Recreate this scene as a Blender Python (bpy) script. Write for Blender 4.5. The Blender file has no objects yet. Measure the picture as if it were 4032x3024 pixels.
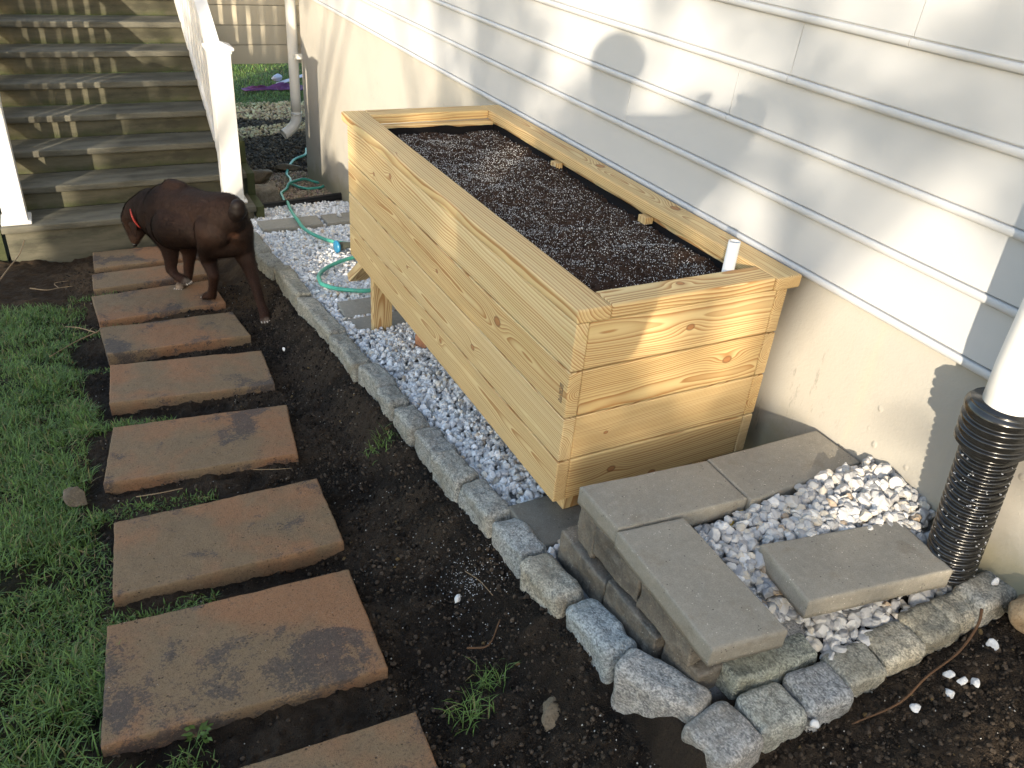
import bpy, math, random
import numpy as np
from math import radians as R

random.seed(7)
rng = np.random.default_rng(11)
S = bpy.context.scene
COL = S.collection

# ------------------------------------------------------------------ camera
cam_d = bpy.data.cameras.new("camera")
cam = bpy.data.objects.new("camera", cam_d)
COL.objects.link(cam)
cam.location = (-1.01043, -1.47473, 1.46635)
cam.rotation_euler = (R(58.37317), R(-4.51098), R(-27.07696))
cam_d.sensor_width = 36.0
cam_d.lens = 29.069
cam_d.clip_start = 0.02
cam_d.clip_end = 400
S.camera = cam

# ------------------------------------------------------------------ light
SUN_DIR = np.array([1.0, 1.12, -0.338])            # the way the light travels
SUN_DIR_N = SUN_DIR / np.linalg.norm(SUN_DIR)
SUN_ELEV = math.asin(-SUN_DIR_N[2])
w = bpy.data.worlds.new("World")
S.world = w
w.use_nodes = True
wn = w.node_tree.nodes
bg = wn["Background"]
sky = wn.new("ShaderNodeTexSky")
sky.sky_type = 'NISHITA'
sky.sun_disc = False
sky.sun_elevation = SUN_ELEV
sky.sun_rotation = math.atan2(-SUN_DIR_N[0], -SUN_DIR_N[1])
sky.altitude = 50
sky.air_density = 1.0
sky.dust_density = 1.2
sky.ozone_density = 0.8
w.node_tree.links.new(sky.outputs[0], bg.inputs[0])
bg.inputs[1].default_value = 0.15
sun_d = bpy.data.lights.new("sun", 'SUN')
sun_d.energy = 2.5
sun_d.angle = R(0.53)
sun_d.color = (1.0, 0.87, 0.68)
sun = bpy.data.objects.new("sun", sun_d)
COL.objects.link(sun)
sun.location = (-8, -9, 6)
import mathutils
sun.rotation_euler = mathutils.Vector(SUN_DIR_N).to_track_quat('-Z', 'Y').to_euler()
S.view_settings.view_transform = 'Standard'
S.view_settings.look = 'None'
S.view_settings.gamma = 1.0
S.view_settings.exposure = 1.95
S.cycles.max_bounces = 6
S.cycles.diffuse_bounces = 3
S.cycles.glossy_bounces = 2
S.cycles.use_denoising = True

# ------------------------------------------------------------------ noise
def _hash(ix, iy, iz, seed):
    h = (ix.astype(np.int64) * 374761393 + iy.astype(np.int64) * 668265263 + iz.astype(np.int64) * 2147483647 + seed * 1274126177) & 0xFFFFFFFF
    h = ((h ^ (h >> 13)) * 1274126177) & 0xFFFFFFFF
    h = (h ^ (h >> 16)) & 0xFFFFFFFF
    return h / 4294967295.0

def vnoise(p, seed=0):
    p = np.asarray(p, float)
    i = np.floor(p).astype(np.int64)
    f = p - i
    f = f * f * (3 - 2 * f)
    x, y, z = i[..., 0], i[..., 1], i[..., 2]
    r = 0
    for dx in (0, 1):
        wx = f[..., 0] if dx else 1 - f[..., 0]
        for dy in (0, 1):
            wy = f[..., 1] if dy else 1 - f[..., 1]
            for dz in (0, 1):
                wz = f[..., 2] if dz else 1 - f[..., 2]
                r = r + wx * wy * wz * _hash(x + dx, y + dy, z + dz, seed)
    return r * 2 - 1

def fbm(p, scale, octaves=3, seed=0, gain=0.5):
    p = np.asarray(p, float) * scale
    a, r = 1.0, 0
    for o in range(octaves):
        r = r + a * vnoise(p * (2 ** o), seed + o * 17)
        a *= gain
    return r

def sst(a, b, x):
    t = np.clip((x - a) / (b - a), 0, 1)
    return t * t * (3 - 2 * t)

# ------------------------------------------------------------------ mesh helpers
def mesh_from(name, V, F, mat=None, smooth=False, col=None, colname="tint"):
    """V (n,3); F: list of index arrays/lists (mixed sizes) or an (m,k) array."""
    me = bpy.data.meshes.new(name)
    V = np.asarray(V, np.float32)
    if isinstance(F, np.ndarray):
        m, k = F.shape
        loops = F.reshape(-1).astype(np.int32)
        starts = np.arange(0, m * k, k, dtype=np.int32)
        totals = np.full(m, k, np.int32)
    else:
        totals = np.array([len(f) for f in F], np.int32)
        starts = np.concatenate([[0], np.cumsum(totals)[:-1]]).astype(np.int32)
        loops = np.concatenate([np.asarray(f, np.int32) for f in F])
        m = len(F)
    me.vertices.add(len(V))
    me.vertices.foreach_set("co", V.reshape(-1))
    me.loops.add(len(loops))
    me.loops.foreach_set("vertex_index", loops)
    me.polygons.add(m)
    me.polygons.foreach_set("loop_start", starts)
    me.polygons.foreach_set("loop_total", totals)
    me.polygons.foreach_set("use_smooth", np.full(m, bool(smooth)))
    me.update(calc_edges=True)
    me.validate()
    if col is not None:
        a = me.attributes.new(colname, 'FLOAT_COLOR', 'POINT')
        c = np.ones((len(V), 4), np.float32)
        c[:, :3] = col
        a.data.foreach_set("color", c.reshape(-1))
    if mat is not None:
        me.materials.append(mat)
    return me

def link(name, me, parent=None, loc=None, rot=None):
    o = bpy.data.objects.new(name, me)
    COL.objects.link(o)
    if parent is not None:
        o.parent = parent
    if loc is not None:
        o.location = loc
    if rot is not None:
        o.rotation_euler = rot
    return o

def tag(o, label, cat, group=None, kind=None):
    o["label"] = label
    o["category"] = cat
    if group:
        o["group"] = group
    if kind:
        o["kind"] = kind
    return o

def struct(o, label=None):
    o["kind"] = "structure"
    return o

def empty(name, label, cat, loc=(0, 0, 0), group=None, rot=(0, 0, 0)):
    o = bpy.data.objects.new(name, None)
    COL.objects.link(o)
    o.location = loc
    o.rotation_euler = rot
    o.empty_display_size = 0.05
    return tag(o, label, cat, group)

def cube_grid(n):
    """unit cube [-1,1]^3 surface, n cells per edge, merged verts."""
    lin = np.linspace(-1, 1, n + 1)
    vs, fs = [], []
    base = 0
    for ax in range(3):
        for sg in (-1, 1):
            a, b = np.meshgrid(lin, lin, indexing='ij')
            P = np.zeros((n + 1, n + 1, 3))
            P[..., ax] = sg
            P[..., (ax + 1) % 3] = a
            P[..., (ax + 2) % 3] = b
            idx = np.arange((n + 1) ** 2).reshape(n + 1, n + 1) + base
            q = np.stack([idx[:-1, :-1], idx[1:, :-1], idx[1:, 1:], idx[:-1, 1:]], -1).reshape(-1, 4)
            if sg < 0:
                q = q[:, ::-1]
            vs.append(P.reshape(-1, 3))
            fs.append(q)
            base += (n + 1) ** 2
    V = np.concatenate(vs)
    F = np.concatenate(fs)
    key = np.round(V * 1e5).astype(np.int64)
    u, first, inv = np.unique(key, axis=0, return_index=True, return_inverse=True)
    return V[first], inv.reshape(-1)[F]
_CG = {}
def cg(n):
    if n not in _CG:
        _CG[n] = cube_grid(n)
    return _CG[n][0].copy(), _CG[n][1].copy()

def remap_axis(t, h, r):
    """put grid lines near the ends so that roundings are sampled: t in [-1,1] -> [-h,h]"""
    return t * h

def rbox(size, r, n=6, noise=0.0, nscale=20, seed=0, octaves=3, taper=None):
    """rounded box, centred, with optional rough surface."""
    V, F = cg(n)
    h = np.array(size) / 2.0
    # cluster grid lines towards the edges
    r = min(r, h.min() * 0.98)
    if n <= 6:
        P = np.empty_like(V)
        for ax in range(3):
            P[:, ax] = np.sign(V[:, ax]) * np.interp(np.abs(V[:, ax]), [0, 1 / 3, 2 / 3, 1], [0, h[ax] - r, h[ax] - 0.35 * r, h[ax]])
    else:
        V = np.sign(V) * (1 - (1 - np.abs(V)) ** 1.35)
        P = V * h
    inner = np.clip(P, -(h - r), h - r)
    d = P - inner
    L = np.linalg.norm(d, axis=1, keepdims=True)
    L[L == 0] = 1
    nrm = d / L
    Q = inner + nrm * r
    if noise:
        big = fbm(Q + seed * 3.17, nscale, octaves, seed)
        Q = Q + nrm * (big[:, None] * noise)
    if taper:
        t = (Q[:, 2] / h[2] + 1) / 2
        Q[:, 0] *= 1 - taper * t
        Q[:, 1] *= 1 - taper * t
    return Q, F

def box_vf(x0, x1, y0, y1, z0, z1):
    V = np.array([[x0, y0, z0], [x1, y0, z0], [x1, y1, z0], [x0, y1, z0], [x0, y0, z1], [x1, y0, z1], [x1, y1, z1], [x0, y1, z1]], float)
    F = np.array([[0, 3, 2, 1], [4, 5, 6, 7], [0, 1, 5, 4], [1, 2, 6, 5], [2, 3, 7, 6], [3, 0, 4, 7]])
    return V, F

def cbox(x0, x1, y0, y1, z0, z1, c=0.003):
    """chamfered axis box, world coordinates"""
    V, F = rbox((x1 - x0, y1 - y0, z1 - z0), c, 6)
    return V + np.array([(x0 + x1) / 2, (y0 + y1) / 2, (z0 + z1) / 2]), F

def join(parts):
    Vs, Fs, b = [], [], 0
    for V, F in parts:
        Vs.append(np.asarray(V, float))
        Fs.append(np.asarray(F) + b)
        b += len(V)
    if len({f.shape[1] for f in Fs}) == 1:
        return np.concatenate(Vs), np.concatenate(Fs)
    out = []
    for f in Fs:
        out += [list(x) for x in f]
    return np.concatenate(Vs), out

def tube(path, rad, n=10, closed_ends=True):
    path = np.asarray(path, float)
    m = len(path)
    rad = np.broadcast_to(np.asarray(rad, float), (m,))
    T = np.gradient(path, axis=0)
    T /= np.linalg.norm(T, axis=1, keepdims=True)
    up = np.array([0, 0, 1.0]) if abs(T[0, 2]) < 0.9 else np.array([1.0, 0, 0])
    N = np.cross(T[0], up); N /= np.linalg.norm(N)
    V = []
    for i in range(m):
        N = N - T[i] * (N @ T[i]); N /= np.linalg.norm(N)
        B = np.cross(T[i], N)
        a = np.arange(n) * 2 * math.pi / n
        V.append(path[i] + rad[i] * (np.cos(a)[:, None] * N + np.sin(a)[:, None] * B))
    V = np.concatenate(V)
    F = []
    for i in range(m - 1):
        for k in range(n):
            k2 = (k + 1) % n
            F.append([i * n + k, i * n + k2, (i + 1) * n + k2, (i + 1) * n + k])
    if closed_ends:
        F.append(list(range(n))[::-1])
        F.append([(m - 1) * n + k for k in range(n)])
    return V, F

def catmull(P, k=8):
    P = np.asarray(P, float)
    Q = np.concatenate([[2 * P[0] - P[1]], P, [2 * P[-1] - P[-2]]])
    out = []
    for i in range(1, len(Q) - 2):
        p0, p1, p2, p3 = Q[i - 1], Q[i], Q[i + 1], Q[i + 2]
        for t in np.linspace(0, 1, k, endpoint=False):
            out.append(0.5 * (2 * p1 + (p2 - p0) * t + (2 * p0 - 5 * p1 + 4 * p2 - p3) * t * t + (3 * p1 - p0 - 3 * p2 + p3) * t ** 3))
    out.append(P[-1])
    return np.array(out)

def ico(sub):
    t = (1 + 5 ** 0.5) / 2
    V = [[-1, t, 0], [1, t, 0], [-1, -t, 0], [1, -t, 0], [0, -1, t], [0, 1, t], [0, -1, -t], [0, 1, -t], [t, 0, -1], [t, 0, 1], [-t, 0, -1], [-t, 0, 1]]
    F = [[0, 11, 5], [0, 5, 1], [0, 1, 7], [0, 7, 10], [0, 10, 11], [1, 5, 9], [5, 11, 4], [11, 10, 2], [10, 7, 6], [7, 1, 8], [3, 9, 4], [3, 4, 2], [3, 2, 6], [3, 6, 8], [3, 8, 9], [4, 9, 5], [2, 4, 11], [6, 2, 10], [8, 6, 7], [9, 8, 1]]
    V = [np.array(v) / np.linalg.norm(v) for v in V]
    for _ in range(sub):
        cache, F2 = {}, []
        def mid(a, b):
            k = (min(a, b), max(a, b))
            if k not in cache:
                m = V[a] + V[b]
                V.append(m / np.linalg.norm(m))
                cache[k] = len(V) - 1
            return cache[k]
        for a, b, c in F:
            ab, bc, ca = mid(a, b), mid(b, c), mid(c, a)
            F2 += [[a, ab, ca], [b, bc, ab], [c, ca, bc], [ab, bc, ca]]
        F = F2
    return np.array(V), np.array(F)
ICO = {k: ico(k) for k in (0, 1, 2, 3)}

def pebble_shape(sub, seed, planes=7):
    """an angular, slightly worn stone: a sphere cut by random planes"""
    r = np.random.default_rng(seed)
    V, F = ICO[sub]
    V = V.copy()
    for _ in range(planes):
        n = r.normal(size=3); n /= np.linalg.norm(n)
        d = r.uniform(0.5, 0.82)
        s = V @ n
        over = np.maximum(s - d, 0)
        V = V - n * over[:, None] * 0.93
    V = V * (1 + 0.10 * fbm(V + seed, 2.1, 2, seed)[:, None])
    V = V * np.array([r.uniform(0.9, 1.25), r.uniform(0.75, 1.0), r.uniform(0.55, 0.85)])
    return V, F

def rand_rot(r, n, tilt=1.0):
    """n random rotation matrices"""
    q = r.normal(size=(n, 4))
    q[:, 1:3] *= tilt
    q /= np.linalg.norm(q, axis=1, keepdims=True)
    a, b, c, d = q.T
    return np.stack([np.stack([1 - 2 * (c * c + d * d), 2 * (b * c - a * d), 2 * (b * d + a * c)], -1),
                     np.stack([2 * (b * c + a * d), 1 - 2 * (b * b + d * d), 2 * (c * d - a * b)], -1),
                     np.stack([2 * (b * d - a * c), 2 * (c * d + a * b), 1 - 2 * (b * b + c * c)], -1)], 1)

def scatter_mesh(name, P, size, shapes, mat, colors, seed=0, smooth=False, tilt=1.0):
    """many small solids baked into ONE mesh (for uncountable ground cover)"""
    r = np.random.default_rng(seed)
    n = len(P)
    rot = rand_rot(r, n, tilt)
    which = r.integers(0, len(shapes), n)
    Vs, Fs, Cs, b = [], [], [], 0
    for k, (V, F) in enumerate(shapes):
        ids = np.nonzero(which == k)[0]
        if len(ids) == 0:
            continue
        X = np.einsum('nij,vj->nvi', rot[ids], V) * size[ids, None, None] + P[ids, None, :]
        m = len(V)
        Vs.append(X.reshape(-1, 3))
        Fs.append((F[None] + (np.arange(len(ids)) * m)[:, None, None] + b).reshape(-1, F.shape[1]))
        Cs.append(np.repeat(colors[ids], m, 0))
        b += len(ids) * m
    me = mesh_from(name, np.concatenate(Vs), np.concatenate(Fs), mat, smooth, np.concatenate(Cs))
    return link(name, me)

# ------------------------------------------------------------------ material helpers
class NT:
    def __init__(s, name, rough=0.8, spec=0.5):
        s.m = bpy.data.materials.new(name)
        s.m.use_nodes = True
        s.t = s.m.node_tree
        s.b = s.t.nodes["Principled BSDF"]
        s.b.inputs["Roughness"].default_value = rough
        s.b.inputs["Specular IOR Level"].default_value = spec
        s.tc = s.t.nodes.new("ShaderNodeTexCoord")
        s.obj = s.tc.outputs["Object"]
    def L(s, a, b):
        s.t.links.new(a, b)
    def val(s, sock, v):
        if isinstance(v, bpy.types.NodeSocket):
            s.L(v, sock)
        elif v is not None:
            sock.default_value = v
    def math(s, op, a, b=None, c=None, clamp=False):
        n = s.t.nodes.new("ShaderNodeMath"); n.operation = op; n.use_clamp = clamp
        s.val(n.inputs[0], a); s.val(n.inputs[1], b); s.val(n.inputs[2], c)
        return n.outputs[0]
    def add(s, a, b): return s.math('ADD', a, b)
    def sub(s, a, b): return s.math('SUBTRACT', a, b)
    def mul(s, a, b): return s.math('MULTIPLY', a, b)
    def vmath(s, op, a, b=None, scale=None):
        n = s.t.nodes.new("ShaderNodeVectorMath"); n.operation = op
        s.val(n.inputs[0], a)
        if b is not None: s.val(n.inputs[1], b)
        if scale is not None: s.val(n.inputs["Scale"], scale)
        return n.outputs["Value"] if op in ('LENGTH', 'DOT_PRODUCT', 'DISTANCE') else n.outputs[0]
    def sep(s, v):
        n = s.t.nodes.new("ShaderNodeSeparateXYZ"); s.val(n.inputs[0], v)
        return n.outputs
    def comb(s, x, y, z):
        n = s.t.nodes.new("ShaderNodeCombineXYZ")
        s.val(n.inputs[0], x); s.val(n.inputs[1], y); s.val(n.inputs[2], z)
        return n.outputs[0]
    def noise(s, v, scale, detail=3, rough=0.55, dist=0.0, color=False):
        n = s.t.nodes.new("ShaderNodeTexNoise")
        s.val(n.inputs["Vector"], v)
        n.inputs["Scale"].default_value = scale
        n.inputs["Detail"].default_value = detail
        n.inputs["Roughness"].default_value = rough
        n.inputs["Distortion"].default_value = dist
        return n.outputs["Color"] if color else n.outputs["Fac"]
    def voro(s, v, scale, feature='F1', out="Distance"):
        n = s.t.nodes.new("ShaderNodeTexVoronoi")
        n.feature = feature
        s.val(n.inputs["Vector"], v)
        n.inputs["Scale"].default_value = scale
        return n.outputs[out]
    def ramp(s, f, lo, hi, a=0.0, b=1.0, smooth=True):
        n = s.t.nodes.new("ShaderNodeMapRange")
        n.interpolation_type = 'SMOOTHSTEP' if smooth else 'LINEAR'
        s.val(n.inputs[0], f)
        n.inputs[1].default_value = lo; n.inputs[2].default_value = hi
        n.inputs[3].default_value = a; n.inputs[4].default_value = b
        return n.outputs[0]
    def mix(s, f, a, b, blend='MIX'):
        n = s.t.nodes.new("ShaderNodeMix"); n.data_type = 'RGBA'; n.blend_type = blend
        n.clamp_factor = True
        s.val(n.inputs[0], f)
        for sock, v in ((n.inputs[6], a), (n.inputs[7], b)):
            if isinstance(v, (tuple, list)):
                sock.default_value = tuple(v) + ((1,) if len(v) == 3 else ())
            else:
                s.val(sock, v)
        return n.outputs[2]
    def attr(s, name, typ='GEOMETRY', out="Color"):
        n = s.t.nodes.new("ShaderNodeAttribute"); n.attribute_name = name; n.attribute_type = typ
        return n.outputs[out]
    def rand(s):
        return s.t.nodes.new("ShaderNodeObjectInfo").outputs["Random"]
    def scale(s, v, sc):
        return s.vmath('MULTIPLY', v, sc)
    def color(s, c):
        if isinstance(c, (tuple, list)):
            s.b.inputs["Base Color"].default_value = tuple(c) + (1,)
        else:
            s.L(c, s.b.inputs["Base Color"])
    def rough(s, r): s.val(s.b.inputs["Roughness"], r)
    def bump(s, h, strength=0.3, dist=0.01):
        n = s.t.nodes.new("ShaderNodeBump")
        n.inputs["Strength"].default_value = strength
        n.inputs["Distance"].default_value = dist
        s.L(h, n.inputs["Height"])
        s.L(n.outputs[0], s.b.inputs["Normal"])

def m_wood():
    """ring-based pine: pith line runs along local X, offset and tilted by object properties"""
    n = NT("pine_wood", 0.62, 0.35)
    x, y, z = n.sep(n.obj)
    pith = n.attr("pith", 'OBJECT', "Vector")
    tilt = n.attr("tilt", 'OBJECT', "Vector")
    k1 = n.attr("knot_a", 'OBJECT', "Vector")
    k2 = n.attr("knot_b", 'OBJECT', "Vector")
    k3 = n.attr("knot_c", 'OBJECT', "Vector")
    py, pz, sd = n.sep(pith)
    ty, tz, gt = n.sep(tilt)
    pseed = n.comb(n.add(x, n.mul(sd, 13.7)), y, z)
    wv = n.noise(n.scale(pseed, (1.3, 5, 5)), 1.0, 2, 0.5, color=True)
    wv2 = n.noise(n.scale(pseed, (7, 22, 22)), 1.0, 2, 0.5)
    wx, wy, wz = n.sep(wv)
    qy = n.add(n.sub(n.sub(y, py), n.mul(ty, x)), n.mul(n.sub(wx, 0.5), 0.048))
    qz = n.add(n.sub(n.sub(z, pz), n.mul(tz, x)), n.mul(n.sub(wy, 0.5), 0.048))
    r = n.math('SQRT', n.add(n.mul(qy, qy), n.mul(qz, qz)))
    r = n.add(r, n.mul(n.sub(wv2, 0.5), 0.0035))
    kmask = None; kring = None
    for k in (k1, k2, k3):
        kx, ky, kr = n.sep(k)
        dx = n.sub(x, kx); dy = n.sub(y, ky)
        dl = n.math('SQRT', n.add(n.math('POWER', n.mul(dx, 0.42), 2.0), n.mul(dy, dy)))
        bend = n.math('EXPONENT', n.mul(n.math('POWER', n.math('DIVIDE', dl, n.mul(kr, 2.1)), 2.0), -1.0))
        r = n.add(r, n.mul(bend, n.mul(kr, 1.35)))
        dr = n.math('SQRT', n.add(n.math('POWER', n.mul(dx, 0.72), 2.0), n.mul(dy, dy)))
        rel = n.math('DIVIDE', dr, kr)
        rel = n.add(rel, n.mul(n.sub(wv2, 0.5), 0.5))
        mk = n.ramp(rel, 0.75, 1.05, 1.0, 0.0)
        rim = n.mul(n.ramp(rel, 0.6, 0.9), n.ramp(rel, 0.95, 1.25, 1.0, 0.0))
        kmask = mk if kmask is None else n.math('MAXIMUM', kmask, mk)
        kring = rim if kring is None else n.math('MAXIMUM', kring, rim)
    ring = n.math('DIVIDE', r, n.attr("ring", 'OBJECT', "Fac"))
    ring = n.add(ring, n.mul(n.noise(n.scale(pseed, (0.5, 30, 30)), 1.0, 1), 0.7))
    f = n.math('FRACT', ring)
    ww = n.noise(n.comb(n.math('FLOOR', ring), sd, 0.0), 1.7, 0)
    late = n.mul(n.math('POWER', f, 1.7), n.ramp(f, 0.9, 1.0, 1.0, 0.0))
    late = n.math('MINIMUM', n.mul(late, n.ramp(ww, 0.25, 0.75, 0.8, 1.9)), 1.0)
    strk = n.noise(n.scale(pseed, (3, 260, 260)), 1.0, 2)
    early = n.mix(n.noise(n.scale(pseed, (1.1, 7, 7)), 1.0, 2), (0.635, 0.495, 0.26), (0.755, 0.635, 0.385))
    early = n.mix(n.mul(n.ramp(n.noise(n.scale(pseed, (1.6, 11, 11)), 1.3, 2), 0.52, 0.78), n.mul(gt, 0.7)), early, (0.50, 0.455, 0.20))
    latec = n.mix(n.noise(n.scale(pseed, (1, 9, 9)), 1.0, 1), (0.36, 0.185, 0.070), (0.45, 0.255, 0.105))
    c = n.mix(n.mul(late, 0.95), early, latec)
    c = n.mix(n.mul(n.ramp(strk, 0.4, 0.8), 0.16), c, (0.36, 0.23, 0.09))
    c = n.mix(n.mul(kmask, 0.85), c, n.mix(n.math('FRACT', n.mul(ring, 0.7)), (0.42, 0.20, 0.08), (0.30, 0.125, 0.05)))
    c = n.mix(n.mul(kring, 0.6), c, (0.15, 0.065, 0.028))
    dirt = n.noise(n.scale(pseed, (2.5, 14, 14)), 1.0, 4, 0.7)
    c = n.mix(n.mul(n.ramp(dirt, 0.62, 0.78), 0.18), c, (0.30, 0.21, 0.11))
    tone = n.math('FRACT', n.mul(sd, 3.91))
    c = n.mix(1.0, c, n.mix(tone, (0.93, 0.85, 0.71), (1.04, 1.03, 1.0)), 'MULTIPLY')
    n.color(c)
    n.bump(n.add(n.mul(late, 0.35), n.mul(strk, 0.25)), 0.25, 0.002)
    return n.m

def m_speckle(name, base, dark, light, rough=0.85, fine=260, mid=40, big=5, pits=True, bump=0.25, patch=0.5, wet=0.0, uses_rand=0.0):
    n = NT(name, rough)
    rv = n.rand()
    p = n.vmath('ADD', n.obj, n.comb(n.mul(rv, 37.0), n.mul(rv, 11.0), 0.0))
    b = n.noise(p, big, 3, 0.6)
    m = n.noise(p, mid, 4, 0.65)
    f = n.noise(p, fine, 2, 0.6)
    c = n.mix(n.mul(n.ramp(b, 0.35, 0.7), patch), base, dark)
    c = n.mix(n.mul(n.ramp(m, 0.45, 0.72), 0.45), c, light)
    c = n.mix(n.mul(n.ramp(m, 0.42, 0.28), 0.35), c, dark)
    st = n.noise(n.vmath('ADD', p, (2.0, 9.0, 4.0)), 11, 5, 0.7)
    c = n.mix(n.mul(n.ramp(st, 0.56, 0.68), 0.40), c, tuple(q * k for q, k in zip(dark, (0.95, 0.82, 0.66))))
    c = n.mix(n.mul(n.ramp(f, 0.5, 0.70), 0.6), c, dark)
    c = n.mix(n.mul(n.ramp(f, 0.5, 0.28), 0.35), c, light)
    if uses_rand:
        c = n.mix(n.mul(rv, uses_rand), c, dark)
    if pits:
        v = n.voro(p, 90)
        sel = n.ramp(n.noise(p, 33, 0), 0.62, 0.68)
        pit = n.mul(n.ramp(v, 0.10, 0.2, 1.0, 0.0), sel)
        c = n.mix(n.mul(pit, 0.85), c, tuple(0.25 * q for q in dark))
        v2 = n.voro(n.vmath('ADD', p, (3.3, 1.7, 9.1)), 120)
        sel2 = n.ramp(n.noise(p, 41, 0), 0.60, 0.68)
        c = n.mix(n.mul(n.mul(n.ramp(v2, 0.12, 0.22, 1.0, 0.0), sel2), 0.8), c, tuple(min(0.7, 1.7 * q) for q in light))
        h = n.sub(n.add(n.mul(m, 0.6), n.mul(f, 0.5)), n.mul(pit, 1.2))
    else:
        h = n.add(n.mul(m, 0.6), n.mul(f, 0.5))
    n.color(c)
    n.bump(h, bump, 0.006)
    if wet:
        n.rough(n.ramp(b, 0.3, 0.7, rough, rough - wet))
    return n.m

def m_plain(name, c, rough=0.5, spec=0.5, var=0.12, nscale=14, bump=0.0, bscale=200, dirt=None, dirt_amt=0.3):
    n = NT(name, rough, spec)
    a = n.noise(n.obj, nscale, 4, 0.6)
    col = n.mix(n.mul(n.ramp(a, 0.3, 0.75), var), c, tuple(q * 0.55 for q in c))
    if dirt:
        d = n.noise(n.scale(n.obj, (1, 1, 0.35)), nscale * 0.7, 5, 0.7)
        col = n.mix(n.mul(n.ramp(d, 0.55, 0.75), dirt_amt), col, dirt)
    n.color(col)
    if bump:
        n.bump(n.noise(n.obj, bscale, 3), bump, 0.003)
    return n.m

def m_tint(name, rough=0.8, spec=0.4, fine=300, amt=0.35, bump=0.2, dark=(0.05, 0.05, 0.05), trans=0.0):
    n = NT(name, rough, spec)
    c = n.attr("tint")
    f = n.noise(n.obj, fine, 3, 0.6)
    c2 = n.mix(n.mul(n.ramp(f, 0.45, 0.8), amt), c, dark)
    n.color(c2)
    if bump:
        n.bump(f, bump, 0.003)
    if trans:
        n.b.inputs["Transmission Weight"].default_value = 0
        t = n.t.nodes.new("ShaderNodeBsdfTranslucent")
        n.L(c2, t.inputs[0])
        mx = n.t.nodes.new("ShaderNodeMixShader")
        mx.inputs[0].default_value = trans
        n.L(n.b.outputs[0], mx.inputs[1]); n.L(t.outputs[0], mx.inputs[2])
        n.L(mx.outputs[0], n.t.nodes["Material Output"].inputs[0])
    return n.m

def m_slab():
    """blended red-brown / charcoal concrete of the stepping slabs"""
    n = NT("blended_slab", 0.85, 0.35)
    rv = n.rand()
    p = n.vmath('ADD', n.obj, n.comb(n.mul(rv, 41.0), n.mul(rv, 17.0), n.mul(rv, 5.0)))
    ps = n.scale(p, (1.0, 0.7, 1.0))
    a = n.noise(ps, 3.4, 3, 0.55, 0.3)
    b = n.noise(n.vmath('ADD', ps, (7, 3, 1)), 4.6, 4, 0.6, 0.4)
    m = n.noise(p, 38, 4, 0.7)
    f = n.noise(p, 330, 2, 0.6)
    c = n.mix(n.ramp(n.add(a, n.mul(n.sub(m, 0.5), 0.2)), 0.40, 0.62), (0.205, 0.140, 0.080), (0.275, 0.138, 0.068))
    g2 = n.noise(p, 150, 3, 0.7)
    dk = n.ramp(n.add(n.add(b, n.mul(n.sub(m, 0.5), 0.30)), n.mul(n.sub(g2, 0.5), 0.22)), 0.53, 0.62)
    c = n.mix(n.mul(dk, 0.80), c, (0.050, 0.047, 0.049))
    c = n.mix(n.mul(n.ramp(m, 0.5, 0.72), 0.3), c, (0.26, 0.18, 0.11))
    c = n.mix(n.mul(n.ramp(g2, 0.52, 0.70), 0.55), c, (0.060, 0.040, 0.026))
    c = n.mix(n.mul(n.ramp(g2, 0.46, 0.32), 0.35), c, (0.30, 0.19, 0.11))
    c = n.mix(n.mul(n.ramp(f, 0.52, 0.72), 0.5), c, (0.075, 0.048, 0.030))
    v = n.voro(p, 75)
    sel = n.ramp(n.noise(p, 29, 0), 0.60, 0.67)
    pit = n.mul(n.ramp(v, 0.10, 0.24, 1.0, 0.0), sel)
    c = n.mix(n.mul(pit, 0.8), c, (0.018, 0.012, 0.010))
    v2 = n.voro(n.vmath('ADD', p, (5, 2, 8)), 95)
    fl = n.mul(n.ramp(v2, 0.06, 0.12, 1.0, 0.0), n.ramp(n.noise(p, 37, 0), 0.64, 0.70))
    c = n.mix(n.mul(fl, 0.8), c, (0.5, 0.46, 0.4))
    n.color(c)
    n.bump(n.sub(n.add(n.mul(m, 0.7), n.mul(f, 0.7)), n.mul(pit, 1.4)), 0.75, 0.008)
    return n.m

def m_granite():
    n = NT("granite", 0.75, 0.4)
    tint = n.attr("stone_tint", 'OBJECT', "Vector")
    rv = n.rand()
    p = n.vmath('ADD', n.obj, n.comb(n.mul(rv, 31.0), n.mul(rv, 53.0), n.mul(rv, 7.0)))
    p2 = n.scale(p, (1.0, 0.75, 1.0))
    a = n.noise(p2, 230, 3, 0.6)
    b = n.noise(p2, 75, 4, 0.65)
    big = n.noise(p, 9, 3, 0.6)
    s = n.add(n.mul(a, 0.55), n.mul(b, 0.45))
    c = n.mix(n.ramp(s, 0.36, 0.62), (0.13, 0.131, 0.128), (0.46, 0.45, 0.42))
    c = n.mix(n.mul(n.ramp(a, 0.56, 0.68), 0.7), c, (0.58, 0.56, 0.52))
    c = n.mix(n.mul(n.ramp(big, 0.4, 0.7), 0.5), c, (0.20, 0.18, 0.14))
    c = n.mix(1.0, c, tint, 'MULTIPLY')
    n.color(c)
    n.bump(n.add(n.mul(b, 0.8), n.mul(a, 0.5)), 0.6, 0.008)
    return n.m

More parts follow.
